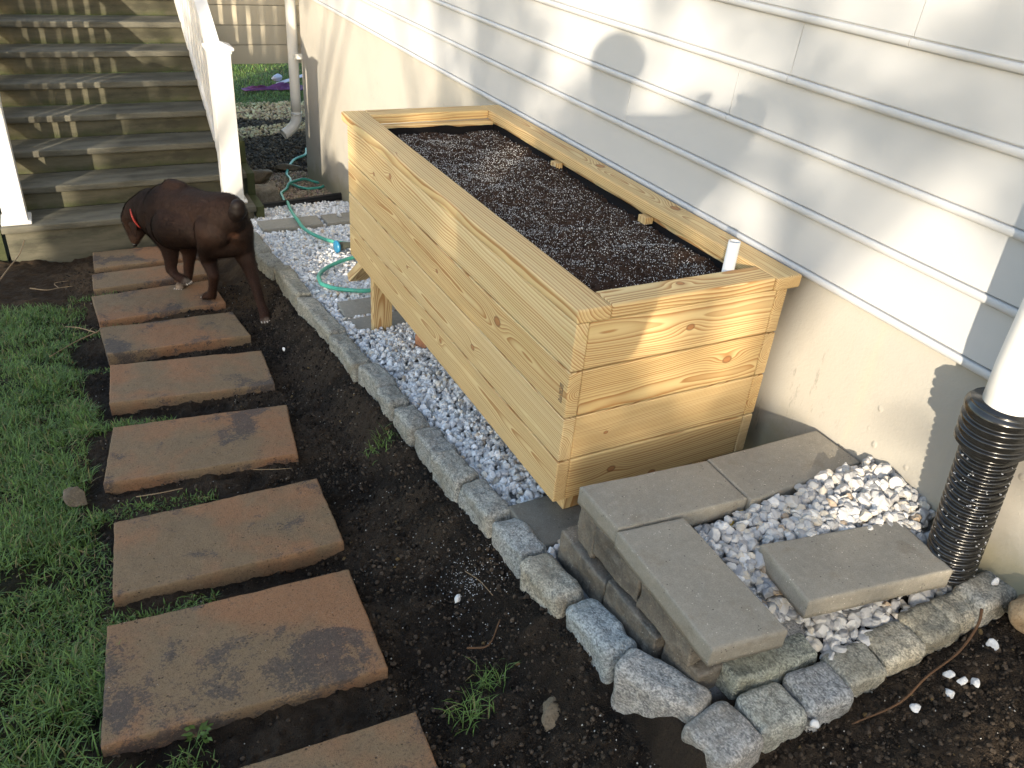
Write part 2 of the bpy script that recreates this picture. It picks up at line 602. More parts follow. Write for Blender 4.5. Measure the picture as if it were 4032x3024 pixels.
def m_foundation():
    n = NT("parged_concrete", 0.85, 0.3)
    x, y, z = n.sep(n.obj)
    a = n.noise(n.obj, 2.2, 4, 0.6)
    st = n.noise(n.scale(n.obj, (1, 6, 0.5)), 2.0, 4, 0.6)
    f = n.noise(n.obj, 120, 3, 0.6)
    c = n.mix(n.ramp(a, 0.35, 0.7), (0.365, 0.345, 0.305), (0.33, 0.312, 0.277))
    c = n.mix(n.mul(n.ramp(st, 0.55, 0.75), 0.35), c, (0.43, 0.375, 0.29))
    c = n.mix(n.mul(n.ramp(f, 0.5, 0.8), 0.14), c, (0.36, 0.31, 0.24))
    # damp algae towards the ground (height above the sloping ground, a stain that stays put)
    g = n.add(z, n.mul(y, 0.155))
    g2 = n.add(g, n.mul(n.sub(n.noise(n.obj, 7, 4, 0.65), 0.5), 0.22))
    c = n.mix(n.mul(n.ramp(g2, 0.17, 0.02), 0.62), c, (0.20, 0.185, 0.10))
    # black scuffs
    sc = n.noise(n.scale(n.obj, (1, 26, 7)), 1.0, 5, 0.75)
    zone = n.mul(n.ramp(y, -0.30, -0.12), n.ramp(y, 0.10, 0.02))
    zone = n.mul(zone, n.ramp(z, 0.50, 0.36))
    c = n.mix(n.mul(n.mul(n.ramp(sc, 0.55, 0.68), zone), 0.45), c, (0.10, 0.095, 0.085))
    n.color(c)
    v = n.voro(n.scale(n.obj, (1, 1, 0.8)), 16)
    pk = n.mul(n.ramp(v, 0.06, 0.16, 1.0, 0.0), n.ramp(n.noise(n.obj, 5.3, 0), 0.52, 0.6))
    n.bump(n.add(n.mul(f, 0.25), n.add(n.mul(a, 0.8), n.mul(pk, 0.9))), 0.35, 0.01)
    return n.m

def m_siding():
    n = NT("white_siding", 0.42, 0.45)
    a = n.noise(n.scale(n.obj, (1, 1.0, 3)), 1.6, 4, 0.6)
    s = n.noise(n.scale(n.obj, (1, 9, 0.8)), 3.0, 4, 0.65)
    c = n.mix(n.ramp(a, 0.3, 0.7), (0.44, 0.444, 0.45), (0.415, 0.42, 0.427))
    c = n.mix(n.mul(n.ramp(s, 0.58, 0.8), 0.12), c, (0.55, 0.53, 0.49))
    n.color(c)
    n.bump(n.noise(n.scale(n.obj, (1, 1, 2)), 3, 2), 0.10, 0.01)
    return n.m

def m_stair(name, base, alt, moss_lo, moss_hi):
    """weathered painted boards with moss creeping along the lower edge; local Z runs over the part"""
    n = NT(name, 0.8, 0.3)
    x, y, z = n.sep(n.obj)
    a = n.noise(n.scale(n.obj, (1.6, 6, 6)), 2.0, 5, 0.65)
    g = n.noise(n.scale(n.obj, (3, 60, 40)), 1.0, 4, 0.65)
    f = n.noise(n.obj, 150, 3)
    c = n.mix(n.ramp(a, 0.35, 0.68), base, alt)
    c = n.mix(n.mul(n.ramp(g, 0.48, 0.7), 0.5), c, tuple(q * 0.45 for q in base))
    bl = n.noise(n.scale(n.obj, (1.2, 3, 3)), 3.5, 5, 0.7)
    c = n.mix(n.mul(n.ramp(bl, 0.52, 0.66), 0.5), c, tuple(q * 0.5 for q in alt))
    c = n.mix(n.mul(n.ramp(bl, 0.40, 0.28), 0.35), c, tuple(q * 1.45 for q in base))
    c = n.mix(n.mul(n.ramp(f, 0.55, 0.8), 0.25), c, tuple(q * 1.6 for q in alt))
    mz = n.add(z, n.mul(n.sub(n.noise(n.scale(n.obj, (1, 1, 1)), 9, 5, 0.7), 0.5), 0.14))
    c = n.mix(n.mul(n.ramp(mz, moss_hi, moss_lo), 0.85), c, n.mix(n.noise(n.obj, 90, 3), (0.022, 0.026, 0.008), (0.05, 0.065, 0.018)))
    n.color(c)
    n.bump(n.add(g, n.mul(f, 0.5)), 0.25, 0.004)
    return n.m

def m_soil(name, c1, c2, c3, rough=0.95, big=4):
    n = NT(name, rough, 0.2)
    a = n.noise(n.obj, big, 4, 0.6)
    b = n.noise(n.obj, 45, 5, 0.7)
    f = n.noise(n.obj, 260, 3, 0.6)
    c = n.mix(n.ramp(a, 0.35, 0.7), c1, c2)
    c = n.mix(n.mul(n.ramp(b, 0.5, 0.75), 0.5), c, c3)
    c = n.mix(n.mul(n.ramp(f, 0.5, 0.75), 0.5), c, tuple(q * 0.4 for q in c1))
    n.color(c)
    n.bump(n.add(b, n.mul(f, 0.6)), 0.7, 0.012)
    return n.m

def m_ground():
    """one sheet: dark loam by the path, brown bare soil at the stairs, mulch and turf soil further out"""
    n = NT("garden_ground", 0.95, 0.2)
    c0 = n.attr("tint")
    b = n.noise(n.obj, 40, 5, 0.7)
    f = n.noise(n.obj, 240, 3, 0.65)
    c = n.mix(n.mul(n.ramp(b, 0.5, 0.75), 0.45), c0, n.mix(1.0, c0, (1.9, 1.75, 1.6), 'MULTIPLY'))
    c = n.mix(n.mul(n.ramp(f, 0.48, 0.75), 0.6), c, n.mix(1.0, c0, (0.35, 0.35, 0.35), 'MULTIPLY'))
    n.color(c)
    n.bump(n.add(b, n.mul(f, 0.9)), 1.0, 0.022)
    return n.m

M = {}
M['wood'] = m_wood()
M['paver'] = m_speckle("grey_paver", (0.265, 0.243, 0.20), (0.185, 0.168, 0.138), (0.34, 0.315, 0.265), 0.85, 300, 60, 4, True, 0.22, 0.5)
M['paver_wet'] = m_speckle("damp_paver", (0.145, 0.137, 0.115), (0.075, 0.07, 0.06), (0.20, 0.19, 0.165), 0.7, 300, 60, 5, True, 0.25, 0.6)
M['block'] = m_speckle("split_block", (0.15, 0.128, 0.10), (0.062, 0.055, 0.046), (0.235, 0.215, 0.18), 0.7, 190, 30, 7, True, 0.7, 0.9, 0.2)
M['slab'] = m_slab()
M['granite'] = m_granite()
M['foundation'] = m_foundation()
M['siding'] = m_siding()
M['pvc'] = m_plain("white_vinyl", (0.58, 0.577, 0.565), 0.35, 0.5, 0.08, 6, dirt=(0.48, 0.45, 0.36), dirt_amt=0.22)
M['pvc_pipe'] = m_plain("white_pipe", (0.60, 0.597, 0.585), 0.35, 0.5, 0.06, 5)
M['downspout'] = m_plain("painted_metal", (0.64, 0.62, 0.57), 0.4, 0.5, 0.15, 7, dirt=(0.40, 0.36, 0.27), dirt_amt=0.3)
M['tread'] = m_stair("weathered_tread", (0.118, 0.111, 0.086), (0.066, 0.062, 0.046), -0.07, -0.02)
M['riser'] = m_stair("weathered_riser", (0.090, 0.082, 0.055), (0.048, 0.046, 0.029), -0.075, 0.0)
M['cheek'] = m_stair("mossy_concrete", (0.10, 0.092, 0.066), (0.06, 0.058, 0.04), -0.3, 0.0)
M['skirt'] = m_plain("painted_board", (0.52, 0.46, 0.35), 0.7, 0.3, 0.18, 5, 0.2, 90, dirt=(0.33, 0.29, 0.21), dirt_amt=0.3)
M['ground'] = m_ground()
M['potting'] = m_soil("potting_mix", (0.038, 0.020, 0.0125), (0.056, 0.031, 0.019), (0.085, 0.052, 0.033))
M['gravel'] = m_tint("white_marble_gravel", 0.7, 0.4, 130, 0.22, 0.25, (0.28, 0.30, 0.34))
M['pea'] = m_tint("pea_gravel", 0.8, 0.3, 200, 0.25, 0.2, (0.1, 0.08, 0.06))
M['crumb'] = m_tint("soil_crumb", 0.95, 0.2, 300, 0.3, 0.3, (0.01, 0.008, 0.006))
M['perlite'] = m_tint("perlite", 0.9, 0.2, 500, 0.1, 0.1, (0.4, 0.4, 0.4))
M['grass'] = m_tint("grass_blade", 0.5, 0.4, 60, 0.15, 0.0, (0.03, 0.05, 0.01), 0.25)
M['leaf'] = m_tint("tree_leaf", 0.6, 0.3, 60, 0.2, 0.0, (0.02, 0.03, 0.01), 0.15)
M['bark'] = m_soil("tree_bark", (0.10, 0.08, 0.06), (0.06, 0.05, 0.04), (0.16, 0.14, 0.11))
M['black_plastic'] = m_plain("black_plastic", (0.008, 0.008, 0.008), 0.22, 0.6, 0.1, 20)
M['liner'] = m_plain("black_liner", (0.006, 0.005, 0.005), 0.75, 0.12, 0.2, 20, 0.4, 40)
M['edging'] = m_plain("edging_plastic", (0.012, 0.012, 0.014), 0.45, 0.4, 0.2, 12, 0.2, 80)
M['hose'] = m_plain("green_hose", (0.065, 0.34, 0.255), 0.45, 0.4, 0.25, 30, 0.15, 200, dirt=(0.12, 0.16, 0.11), dirt_amt=0.5)
M['blue'] = m_plain("blue_plastic", (0.02, 0.16, 0.30), 0.35, 0.5)
M['nozzle'] = m_plain("grey_nozzle", (0.07, 0.075, 0.06), 0.5, 0.4, 0.3, 30)
M['brick'] = m_speckle("clay_brick", (0.40, 0.17, 0.08), (0.26, 0.10, 0.05), (0.5, 0.3, 0.18), 0.85, 200, 40, 8)
M['rock'] = m_speckle("field_stone", (0.14, 0.105, 0.065), (0.07, 0.055, 0.035), (0.24, 0.19, 0.13), 0.85, 160, 30, 6, False, 0.6, 0.7)
M['rock_tan'] = m_speckle("tan_boulder", (0.30, 0.21, 0.12), (0.15, 0.10, 0.06), (0.42, 0.33, 0.22), 0.85, 160, 35, 8, False, 0.7, 0.6)
M['rock_grey'] = m_speckle("grey_stone", (0.20, 0.175, 0.135), (0.09, 0.08, 0.062), (0.30, 0.27, 0.22), 0.85, 160, 30, 6, False, 0.6, 0.7)
M['twig'] = m_plain("dry_twig", (0.28, 0.20, 0.12), 0.8, 0.2, 0.4, 60, 0.4, 150)
M['twig_dark'] = m_plain("brown_twig", (0.11, 0.06, 0.032), 0.8, 0.2, 0.4, 60, 0.4, 150)
M['pink'] = m_plain("purple_cloth", (0.14, 0.05, 0.15), 0.7, 0.2, 0.8, 14, dirt=(0.30, 0.22, 0.30), dirt_amt=0.7)
M['red_cloth'] = m_plain("pink_cloth", (0.22, 0.02, 0.10), 0.7, 0.2, 0.3, 12)
M['pale_cloth'] = m_plain("pale_cloth", (0.50, 0.52, 0.62), 0.7, 0.2, 0.3, 12)
M['collar'] = m_plain("red_collar", (0.40, 0.045, 0.03), 0.5, 0.3, 0.1, 30)
M['claw'] = m_plain("pale_claw", (0.55, 0.48, 0.40), 0.5, 0.4, 0.1, 30)
M['yellow'] = m_plain("yellow_tape", (0.42, 0.30, 0.05), 0.6, 0.3, 0.4, 150)
M['skin'] = m_plain("skin", (0.45, 0.26, 0.18), 0.5, 0.4, 0.05, 10)
M['jacket'] = m_plain("navy_jacket", (0.02, 0.025, 0.05), 0.8, 0.2, 0.2, 10, 0.2, 200)
M['trousers'] = m_plain("denim", (0.05, 0.07, 0.13), 0.85, 0.2, 0.2, 10, 0.2, 300)
M['hair'] = m_plain("brown_hair", (0.04, 0.025, 0.015), 0.6, 0.3, 0.3, 60)
M['shoe'] = m_plain("boot_leather", (0.05, 0.03, 0.02), 0.6, 0.4, 0.2, 10)
M['glass'] = m_plain("phone_glass", (0.01, 0.01, 0.012), 0.1, 0.6, 0.0, 10)

# ------------------------------------------------------------------ terrain
def slope(y):
    y = np.asarray(y, float)
    return -0.14 * np.minimum(y, 5.6) - 0.02 * np.maximum(y - 5.6, 0)

ZB, EX, XW = 0.585, 0.1547, 0.75       # siding start height, exposure, foundation face

def mound(x, y):
    """raised gravel corner by the drain pipe"""
    z = -0.008 + 0.14 * np.clip(x, 0, 0.8) + 0.125 * sst(-0.76, -0.48, y)
    return np.where(np.asarray(y) > -0.37, np.minimum(z, 0.125), z)

def ground_h(x, y):
    x = np.asarray(x, float); y = np.asarray(y, float)
    s = slope(y)
    dirt = -0.237 + 0.092 * sst(-0.31, -0.165, x) * sst(-0.90, -0.30, y) + s
    dirt = dirt + 0.02 * sst(-1.15, -1.4, x) + 0.012 * sst(-0.45, -0.2, x) * sst(0.6, -0.3, y)
    bed = -0.118 + s
    front = -0.085 + 0.20 * np.clip(x + 0.1, 0, 1.2) + 0.02 * sst(-0.9, -1.6, y)
    k = sst(-0.15, -0.09, x)
    z = dirt * (1 - k) + bed * k
    # raised corner
    inm = sst(0.035, 0.07, x) * sst(-0.765, -0.725, y) * (1 - sst(-0.26, -0.19, y))
    z = z * (1 - inm) + (mound(x, y) - 0.015) * inm
    # soil in front of the corner
    kf = (1 - sst(-0.84, -0.78, y)) * sst(-0.42, -0.08, x)
    z = z * (1 - kf) + front * kf
    return z

def build_ground():
    xs = np.concatenate([np.linspace(-9, -2.3, 24)[:-1], np.linspace(-2.3, -1.2, 70)[:-1], np.linspace(-1.2, 0.80, 330), np.linspace(0.80, 14, 46)[1:]])
    ys = np.concatenate([np.linspace(-9, -1.6, 18)[:-1], np.linspace(-1.6, 1.2, 420)[:-1], np.linspace(1.2, 4.2, 260), np.linspace(4.2, 40, 120)[1:]])
    X, Y = np.meshgrid(xs, ys, indexing='ij')
    Z = ground_h(X, Y)
    P = np.stack([X, Y, np.zeros_like(X)], -1)
    n1 = fbm(P, 3.0, 3, 5); n2 = fbm(P, 14, 3, 9); n3 = fbm(P, 50, 2, 3)
    soft = 1 - sst(-0.16, -0.12, X) * sst(-0.8, -0.7, Y)
    Z = Z + soft * (0.018 * n1 + 0.009 * n2 + 0.006 * n3 + 0.004 * fbm(P, 110, 1, 8)) + (1 - soft) * 0.006 * n2
    # colours
    loam = np.array([0.022, 0.0160, 0.0112]); loam2 = np.array([0.056, 0.040, 0.027])
    brown = np.array([0.070, 0.045, 0.025]); mulch = np.array([0.055, 0.042, 0.030])
    tan = np.array([0.20, 0.15, 0.10]); turf = np.array([0.028, 0.026, 0.012]); grey = np.array([0.38, 0.38, 0.38])
    lawn = np.array([0.06, 0.085, 0.02])
    t = sst(-0.4, 0.6, n1 + 0.5 * n2)[..., None]
    C = loam * (1 - t) + loam2 * t
    wob = 0.12 * n1 + 0.05 * n2
    kb = (sst(1.9, 3.1, Y + wob * 2))[..., None]; C = C * (1 - kb) + brown * (0.75 + 0.5 * t) * kb
    kt = (sst(-1.10, -1.25, X + wob * 0.3) * (1 - sst(2.9, 3.1, Y + wob)))[..., None]; C = C * (1 - kt) + turf * kt
    kg = (sst(-0.07, -0.05, X) * sst(-0.70, -0.66, Y) * (1 - sst(4.30, 4.34, Y)))[..., None]; C = C * (1 - kg) + grey * kg
    kp = (sst(-0.02, 0.0, X) * sst(4.34, 4.38, Y))[..., None]; C = C * (1 - kp) + tan * 0.55 * kp
    km = (sst(-0.5, 0.0, X) * sst(5.35, 5.5, Y + 0.5 * wob))[..., None]; C = C * (1 - km) + mulch * km
    kl = sst(7.95, 8.15, Y + 0.6 * wob - 0.15 * X)[..., None]; C = C * (1 - kl) + lawn * (0.8 + 0.5 * t) * kl
    nx, ny = X.shape
    idx = np.arange(nx * ny).reshape(nx, ny)
    F = np.stack([idx[:-1, :-1], idx[1:, :-1], idx[1:, 1:], idx[:-1, 1:]], -1).reshape(-1, 4)
    V = np.stack([X, Y, Z], -1).reshape(-1, 3)
    o = link("ground", mesh_from("ground", V, F, M['ground'], True, C.reshape(-1, 3)))
    struct(o)
build_ground()

# ------------------------------------------------------------------ house wall
def build_house():
    h = empty("house", "white clapboard house with a beige parged foundation along the right side", "house", (XW, 0, 0))
    y0, y1 = -6.0, 5.40
    def put(name, V, F, mat, smooth=False):
        o = link(name, mesh_from(name, np.asarray(V) - np.array([XW, 0, 0]), F, M[mat], smooth), h)
        return o
    # foundation slab with a faint unevenness
    ys = np.linspace(y0, y1, 120); zs = np.linspace(-1.3, ZB + 0.05, 24)
    Y, Z = np.meshgrid(ys, zs, indexing='ij')
    X = XW + 0.002 * fbm(np.stack([Y * 0, Y, Z], -1), 3, 2, 4)
    idx = np.arange(Y.size).reshape(Y.shape)
    F = np.stack([idx[:-1, :-1], idx[:-1, 1:], idx[1:, 1:], idx[1:, :-1]], -1).reshape(-1, 4)
    V = np.stack([X, Y, Z], -1).reshape(-1, 3)
    Vb, Fb = box_vf(XW + 0.01, XW + 4.0, y0, y1 - 0.001, -1.3, ZB + 0.05)
    V, F = join([(V, F), (Vb, Fb)])
    put("foundation", V, F, 'foundation')
    # clapboard courses, each with a rounded bead along its bottom edge
    seams = {0: [-1.9, 2.9], 1: [-3.1, 0.95, 4.1], 2: [0.437, -2.6], 3: [0.234, 3.4], 4: [-0.108, -3.0], 5: [2.2, -1.2], 6: [0.5], 7: [-0.6, 3.0], 8: [1.4], 9: [0.2], 10: [2.4], 11: [-1.0], 12: [1.1], 13: [0.0], 14: [2.0], 15: [-0.4]}
    prof = []
    rb = 0.0100
    for a in np.linspace(-90, 80, 9):
        prof.append((-0.0125 - rb * 0.65 * math.cos(R(a)), rb + rb * math.sin(R(a))))
    prof = [(0.004, 0.0), (-0.010, 0.0)] + prof + [(-0.0020, 2 * rb - 0.0003), (-0.0020, 2 * rb + 0.0022), (-0.0090, 2 * rb + 0.0036), (-0.0030, EX + 0.004), (0.004, EX + 0.004)]
    prof = np.array(prof)
    parts = []
    for c in range(26):
        z = ZB + c * EX
        cuts = sorted([y0] + seams.get(c, []) + [y1 - 0.07])
        for a, b in zip(cuts[:-1], cuts[1:]):
            lo, hi = a + 0.0009, b - 0.0009
            n = max(2, int((hi - lo) / 0.4))
            yy = np.linspace(lo, hi, n + 1)
            k = len(prof)
            V = []
            for y in yy:
                dz = 0.0012 * math.sin(y * 1.7 + c)
                V.append(np.stack([XW - 0.004 + prof[:, 0], np.full(k, y), z + prof[:, 1] + dz], -1))
            V = np.concatenate(V)
            F = []
            for i in range(n):
                for j in range(k - 1):
                    F.append([i * k + j, i * k + j + 1, (i + 1) * k + j + 1, (i + 1) * k + j])
            F.append(list(range(k))); F.append([n * k + j for j in range(k)][::-1])
            parts.append((V, F))
    Vs, Fs, bse = [], [], 0
    for V, F in parts:
        Vs.append(V); Fs += [[q + bse for q in f] for f in F]; bse += len(V)
    put("siding", np.concatenate(Vs), Fs, 'siding')
    V, F = box_vf(XW + 0.006, XW + 4.0, y0, y1 - 0.002, ZB + 0.051, 4.6)
    put("wall_core", V, F, 'siding')
    V, F = join([cbox(XW - 0.022, XW + 0.075, y1 - 0.07, y1 + 0.012, ZB - 0.012, 4.6), cbox(XW - 0.0225, XW + 0.0, y1 - 0.0695, y1 + 0.0, ZB - 0.02, 4.5)][:1])
    put("corner_trim", V, F, 'pvc')
    V, F = cbox(XW - 0.35, XW + 4.0, y0, y1 + 0.3, 4.602, 4.8)
    put("eave", V, F, 'pvc')
    return h
build_house()

# ------------------------------------------------------------------ planter
def board(name, parent, x0, x1, y0, y1, z0, z1, axis, pith, tilt, knots=(), c=0.004, gt=0.4, ring=None):
    """axis: world axis of the length ('x','y','z'); local X = length, local Y = width, local Z = thickness.
    pith=(width offset, thickness offset)"""
    ctr = np.array([(x0 + x1) / 2, (y0 + y1) / 2, (z0 + z1) / 2])
    d = np.array([x1 - x0, y1 - y0, z1 - z0])
    if axis == 'y':
        ex = np.array([0, 1, 0.]); rest = [0, 2]
    elif axis == 'x':
        ex = np.array([1., 0, 0]); rest = [1, 2]
    else:
        ex = np.array([0, 0, 1.]); rest = [0, 1]
    wi = rest[0] if d[rest[0]] > d[rest[1]] else rest[1]
    ey = np.zeros(3); ey[wi] = 1
    ez = np.cross(ex, ey)
    L = abs(d @ ex); W = abs(d @ ey); T = abs(d @ np.abs(ez))
    V, F = rbox((L, W, T), c, 6)
    # resample length ends so the easing stays small
    me = mesh_from(name, V, F, M['wood'])
    o = bpy.data.objects.new(name, me)
    COL.objects.link(o)
    mat = mathutils.Matrix((tuple(ex) + (0,), tuple(ey) + (0,), tuple(ez) + (0,), (0, 0, 0, 1))).transposed()
    mat.translation = mathutils.Vector(ctr)
    o.parent = parent
    o.matrix_local = mat
    o["pith"] = [float(pith[0]), float(pith[1]), float(random.uniform(0, 9))]
    o["tilt"] = [float(tilt[0]), float(tilt[1]), float(gt)]
    o["ring"] = float(ring or random.uniform(0.0042, 0.0076))
    kn = list(knots) + [(5.0, 0.0, 0.006)] * 3
    for nm, k in zip(("knot_a", "knot_b", "knot_c"), kn):
        o[nm] = [float(q) for q in k]
    return o

PW, PL, BH, BT = 0.6846, 1.81, 0.1397, 0.038
def build_planter():
    p = empty("planter_box", "tall new pine raised planter box full of dark potting soil by the house wall", "planter", (0, 0, 0))
    fr = [  # pith (width, thickness), tilt, knots (along, across, radius)
        ((0.015, 0.004), (0.012, 0.006), [(-0.1, 0.02, 0.007)], 0.2),
        ((-0.02, -0.03), (0.020, 0.010), [(-0.35, -0.01, 0.009), (0.22, 0.02, 0.006)], 0.4),
        ((0.01, 0.002), (0.010, -0.012), [(-0.50, 0.015, 0.014), (-0.05, -0.02, 0.007)], 0.3),
        ((0.12, 0.09), (0.018, 0.012), [(0.40, 0.02, 0.009), (0.58, -0.03, 0.008)], 0.7)]
    for k in range(4):
        pt, tl, kn, gt = fr[k]
        board("front_board", p, 0, BT, 0, PL, k * BH + 0.0022, (k + 1) * BH - 0.0022, 'y', pt, tl, kn, 0.0045, gt)
        board("back_board", p, PW - BT, PW, 0, PL, k * BH + 0.0022, (k + 1) * BH - 0.0022, 'y', (0.03 * k - 0.04, 0.01), (0.01, 0.0), [], 0.005)
    en = [((0.10, 0.05), (0.03, 0.0), [(-0.16, 0.0, 0.010), (-0.01, -0.055, 0.010)], 0.15),
          ((-0.10, 0.06), (0.04, 0.01), [(-0.20, -0.005, 0.005)], 0.1),
          ((-0.035, 0.075), (0.035, 0.0), [(0.18, 0.010, 0.012)], 0.1),
          ((0.03, 0.07), (-0.03, 0.01), [(0.02, 0.0, 0.010)], 0.35)]
    for k in range(4):
        pt, tl, kn, gt = en[k]
        board("end_board", p, BT + 0.0008, PW - BT - 0.0008, 0.0012, BT, k * BH + 0.0022, (k + 1) * BH - 0.0022, 'x', pt, tl, kn, 0.005, gt)
        board("end_board", p, BT + 0.0008, PW - BT - 0.0008, PL - BT, PL - 0.0012, k * BH + 0.0022, (k + 1) * BH - 0.0022, 'x', pt, tl, [], 0.005, gt)
    zc0, zc1 = 4 * BH + 0.0005, 4 * BH + 0.0385
    board("cap_board", p, -0.004, 0.094, -0.006, 1.876, zc0, zc1, 'y', (0.085, -0.040), (0.004, 0.006), [(0.35, -0.03, 0.004)], 0.006, 0.5, 0.0092)
    board("cap_board", p, 0.626, 0.716, -0.010, 1.880, zc0, zc1, 'y', (0.0, -0.045), (0.01, 0.006), [(0.05, 0.012, 0.014), (-0.40, 0.015, 0.014)], 0.006, 0.15)
    board("cap_board", p, 0.0948, 0.6252, -0.004, 0.080, zc0, zc1, 'x', (0.03, -0.05), (0.02, 0.01), [(-0.02, 0.012, 0.009)], 0.006, 0.15)
    board("cap_board", p, 0.0948, 0.6252, 1.796, 1.880, zc0, zc1, 'x', (0.02, 0.04), (0.015, 0.0), [], 0.006, 0.6)
    # legs
    board("leg", p, 0.064, 0.064 + 0.089, 0.040, 0.078, -0.0745, 0.0, 'z', (0.0, 0.05), (0.05, 0.0), [], 0.003)
    board("leg", p, 0.560, 0.645, 0.040, 0.078, -0.0745, 0.0, 'z', (0.0, 0.03), (0.02, 0.0), [], 0.003)
    board("leg", p, 0.066, 0.066 + 0.089, 1.700, 1.738, -0.3475, 0.0, 'z', (0.0, 0.012), (0.06, 0.02), [], 0.003)
    board("leg", p, 0.560, 0.645, 1.700, 1.738, -0.3475, 0.0, 'z', (0.0, 0.03), (0.02, 0.0), [], 0.003)
    # diagonal brace behind the far leg, sawn at an angle
    b = board("brace", p, -0.02, 0.02, 0, 0.40, 0, 0.089, 'y', (0.02, 0.01), (0.02, 0.0), [], 0.003)
    b.matrix_local = mathutils.Matrix.Translation((0.085, 1.83, -0.075)) @ mathutils.Matrix.Rotation(R(-38), 4, 'X') @ mathutils.Matrix.Rotation(R(90), 4, 'Z')
    # floor and liner
    V, F = box_vf(BT + 0.001, PW - BT - 0.001, BT + 0.001, PL - BT - 0.001, 0.012, 0.03)
    o = link("floor_board", mesh_from("floor_board", V, F, M['wood']), p)
    o["pith"] = [0.1, 0.1, 1.0]; o["tilt"] = [0.0, 0.0, 0.0]; o["ring"] = 0.006
    for q in ("knot_a", "knot_b", "knot_c"): o[q] = [5.0, 0.0, 0.01]
    x0, x1, y0, y1 = BT + 0.0006, PW - BT - 0.0006, BT + 0.0006, PL - BT - 0.0006
    parts = []
    for (ax, ay), (bx, by) in (((x0, y0), (x1, y0)), ((x1, y0), (x1, y1)), ((x1, y1), (x0, y1)), ((x0, y1), (x0, y0))):
        n = 60
        t = np.linspace(0, 1, n + 1)
        top = 0.546 + 0.006 * vnoise(np.stack([t * 9 + ax * 7, t * 0 + by, t * 0], -1), 2)
        nx, ny = -(by - ay), (bx - ax); l = math.hypot(nx, ny); nx /= l; ny /= l
        off = 0.002 + 0.003 * (vnoise(np.stack([t * 14, t * 0 + ax, t * 0 + ay], -1), 8) + 1)
        Vv = []
        for zf in (0.0, 0.35, 0.7, 1.0):
            z = 0.03 + (top - 0.03) * zf
            Vv.append(np.stack([ax + (bx - ax) * t + nx * off, ay + (by - ay) * t + ny * off, z], -1))
        Vv = np.concatenate(Vv)
        F = [[r * (n + 1) + i, r * (n + 1) + i + 1, (r + 1) * (n + 1) + i + 1, (r + 1) * (n + 1) + i] for r in range(3) for i in range(n)]
        parts.append((Vv, np.array(F)))
    V, F = join(parts)
    o = link("liner", mesh_from("liner", V, F, M['liner'], True), p)
    sm = o.modifiers.new("thick", 'SOLIDIFY'); sm.thickness = 0.0012
    for yy in (1.19, 0.60):
        board("cleat", p, PW - BT - 0.038, PW - BT - 0.004, yy - 0.02, yy + 0.02, 0.531, 0.5545, 'z', (0.0, 0.03), (0.0, 0.0), [], 0.002)
    # purple-grey lumber stamp: three short rows of marks on the front corner
    rr = np.random.default_rng(3)
    parts = []
    for row in range(3):
        z = 0.372
        while z > 0.318:
            hgt = rr.uniform(0.002, 0.006)
            if rr.random() < 0.8:
                yb = 0.022 + row * 0.0062
                parts.append(box_vf(-0.0009, 0.0012, yb, yb + 0.0042 * rr.uniform(0.6, 1.0), z - hgt, z))
            z -= hgt + 0.0012
    V, F = join(parts)
    o = link("lumber_stamp", mesh_from("lumber_stamp", V, F, m_plain("stamp_ink", (0.20, 0.145, 0.09), 0.8, 0.2)), p)
    return p
build_planter()

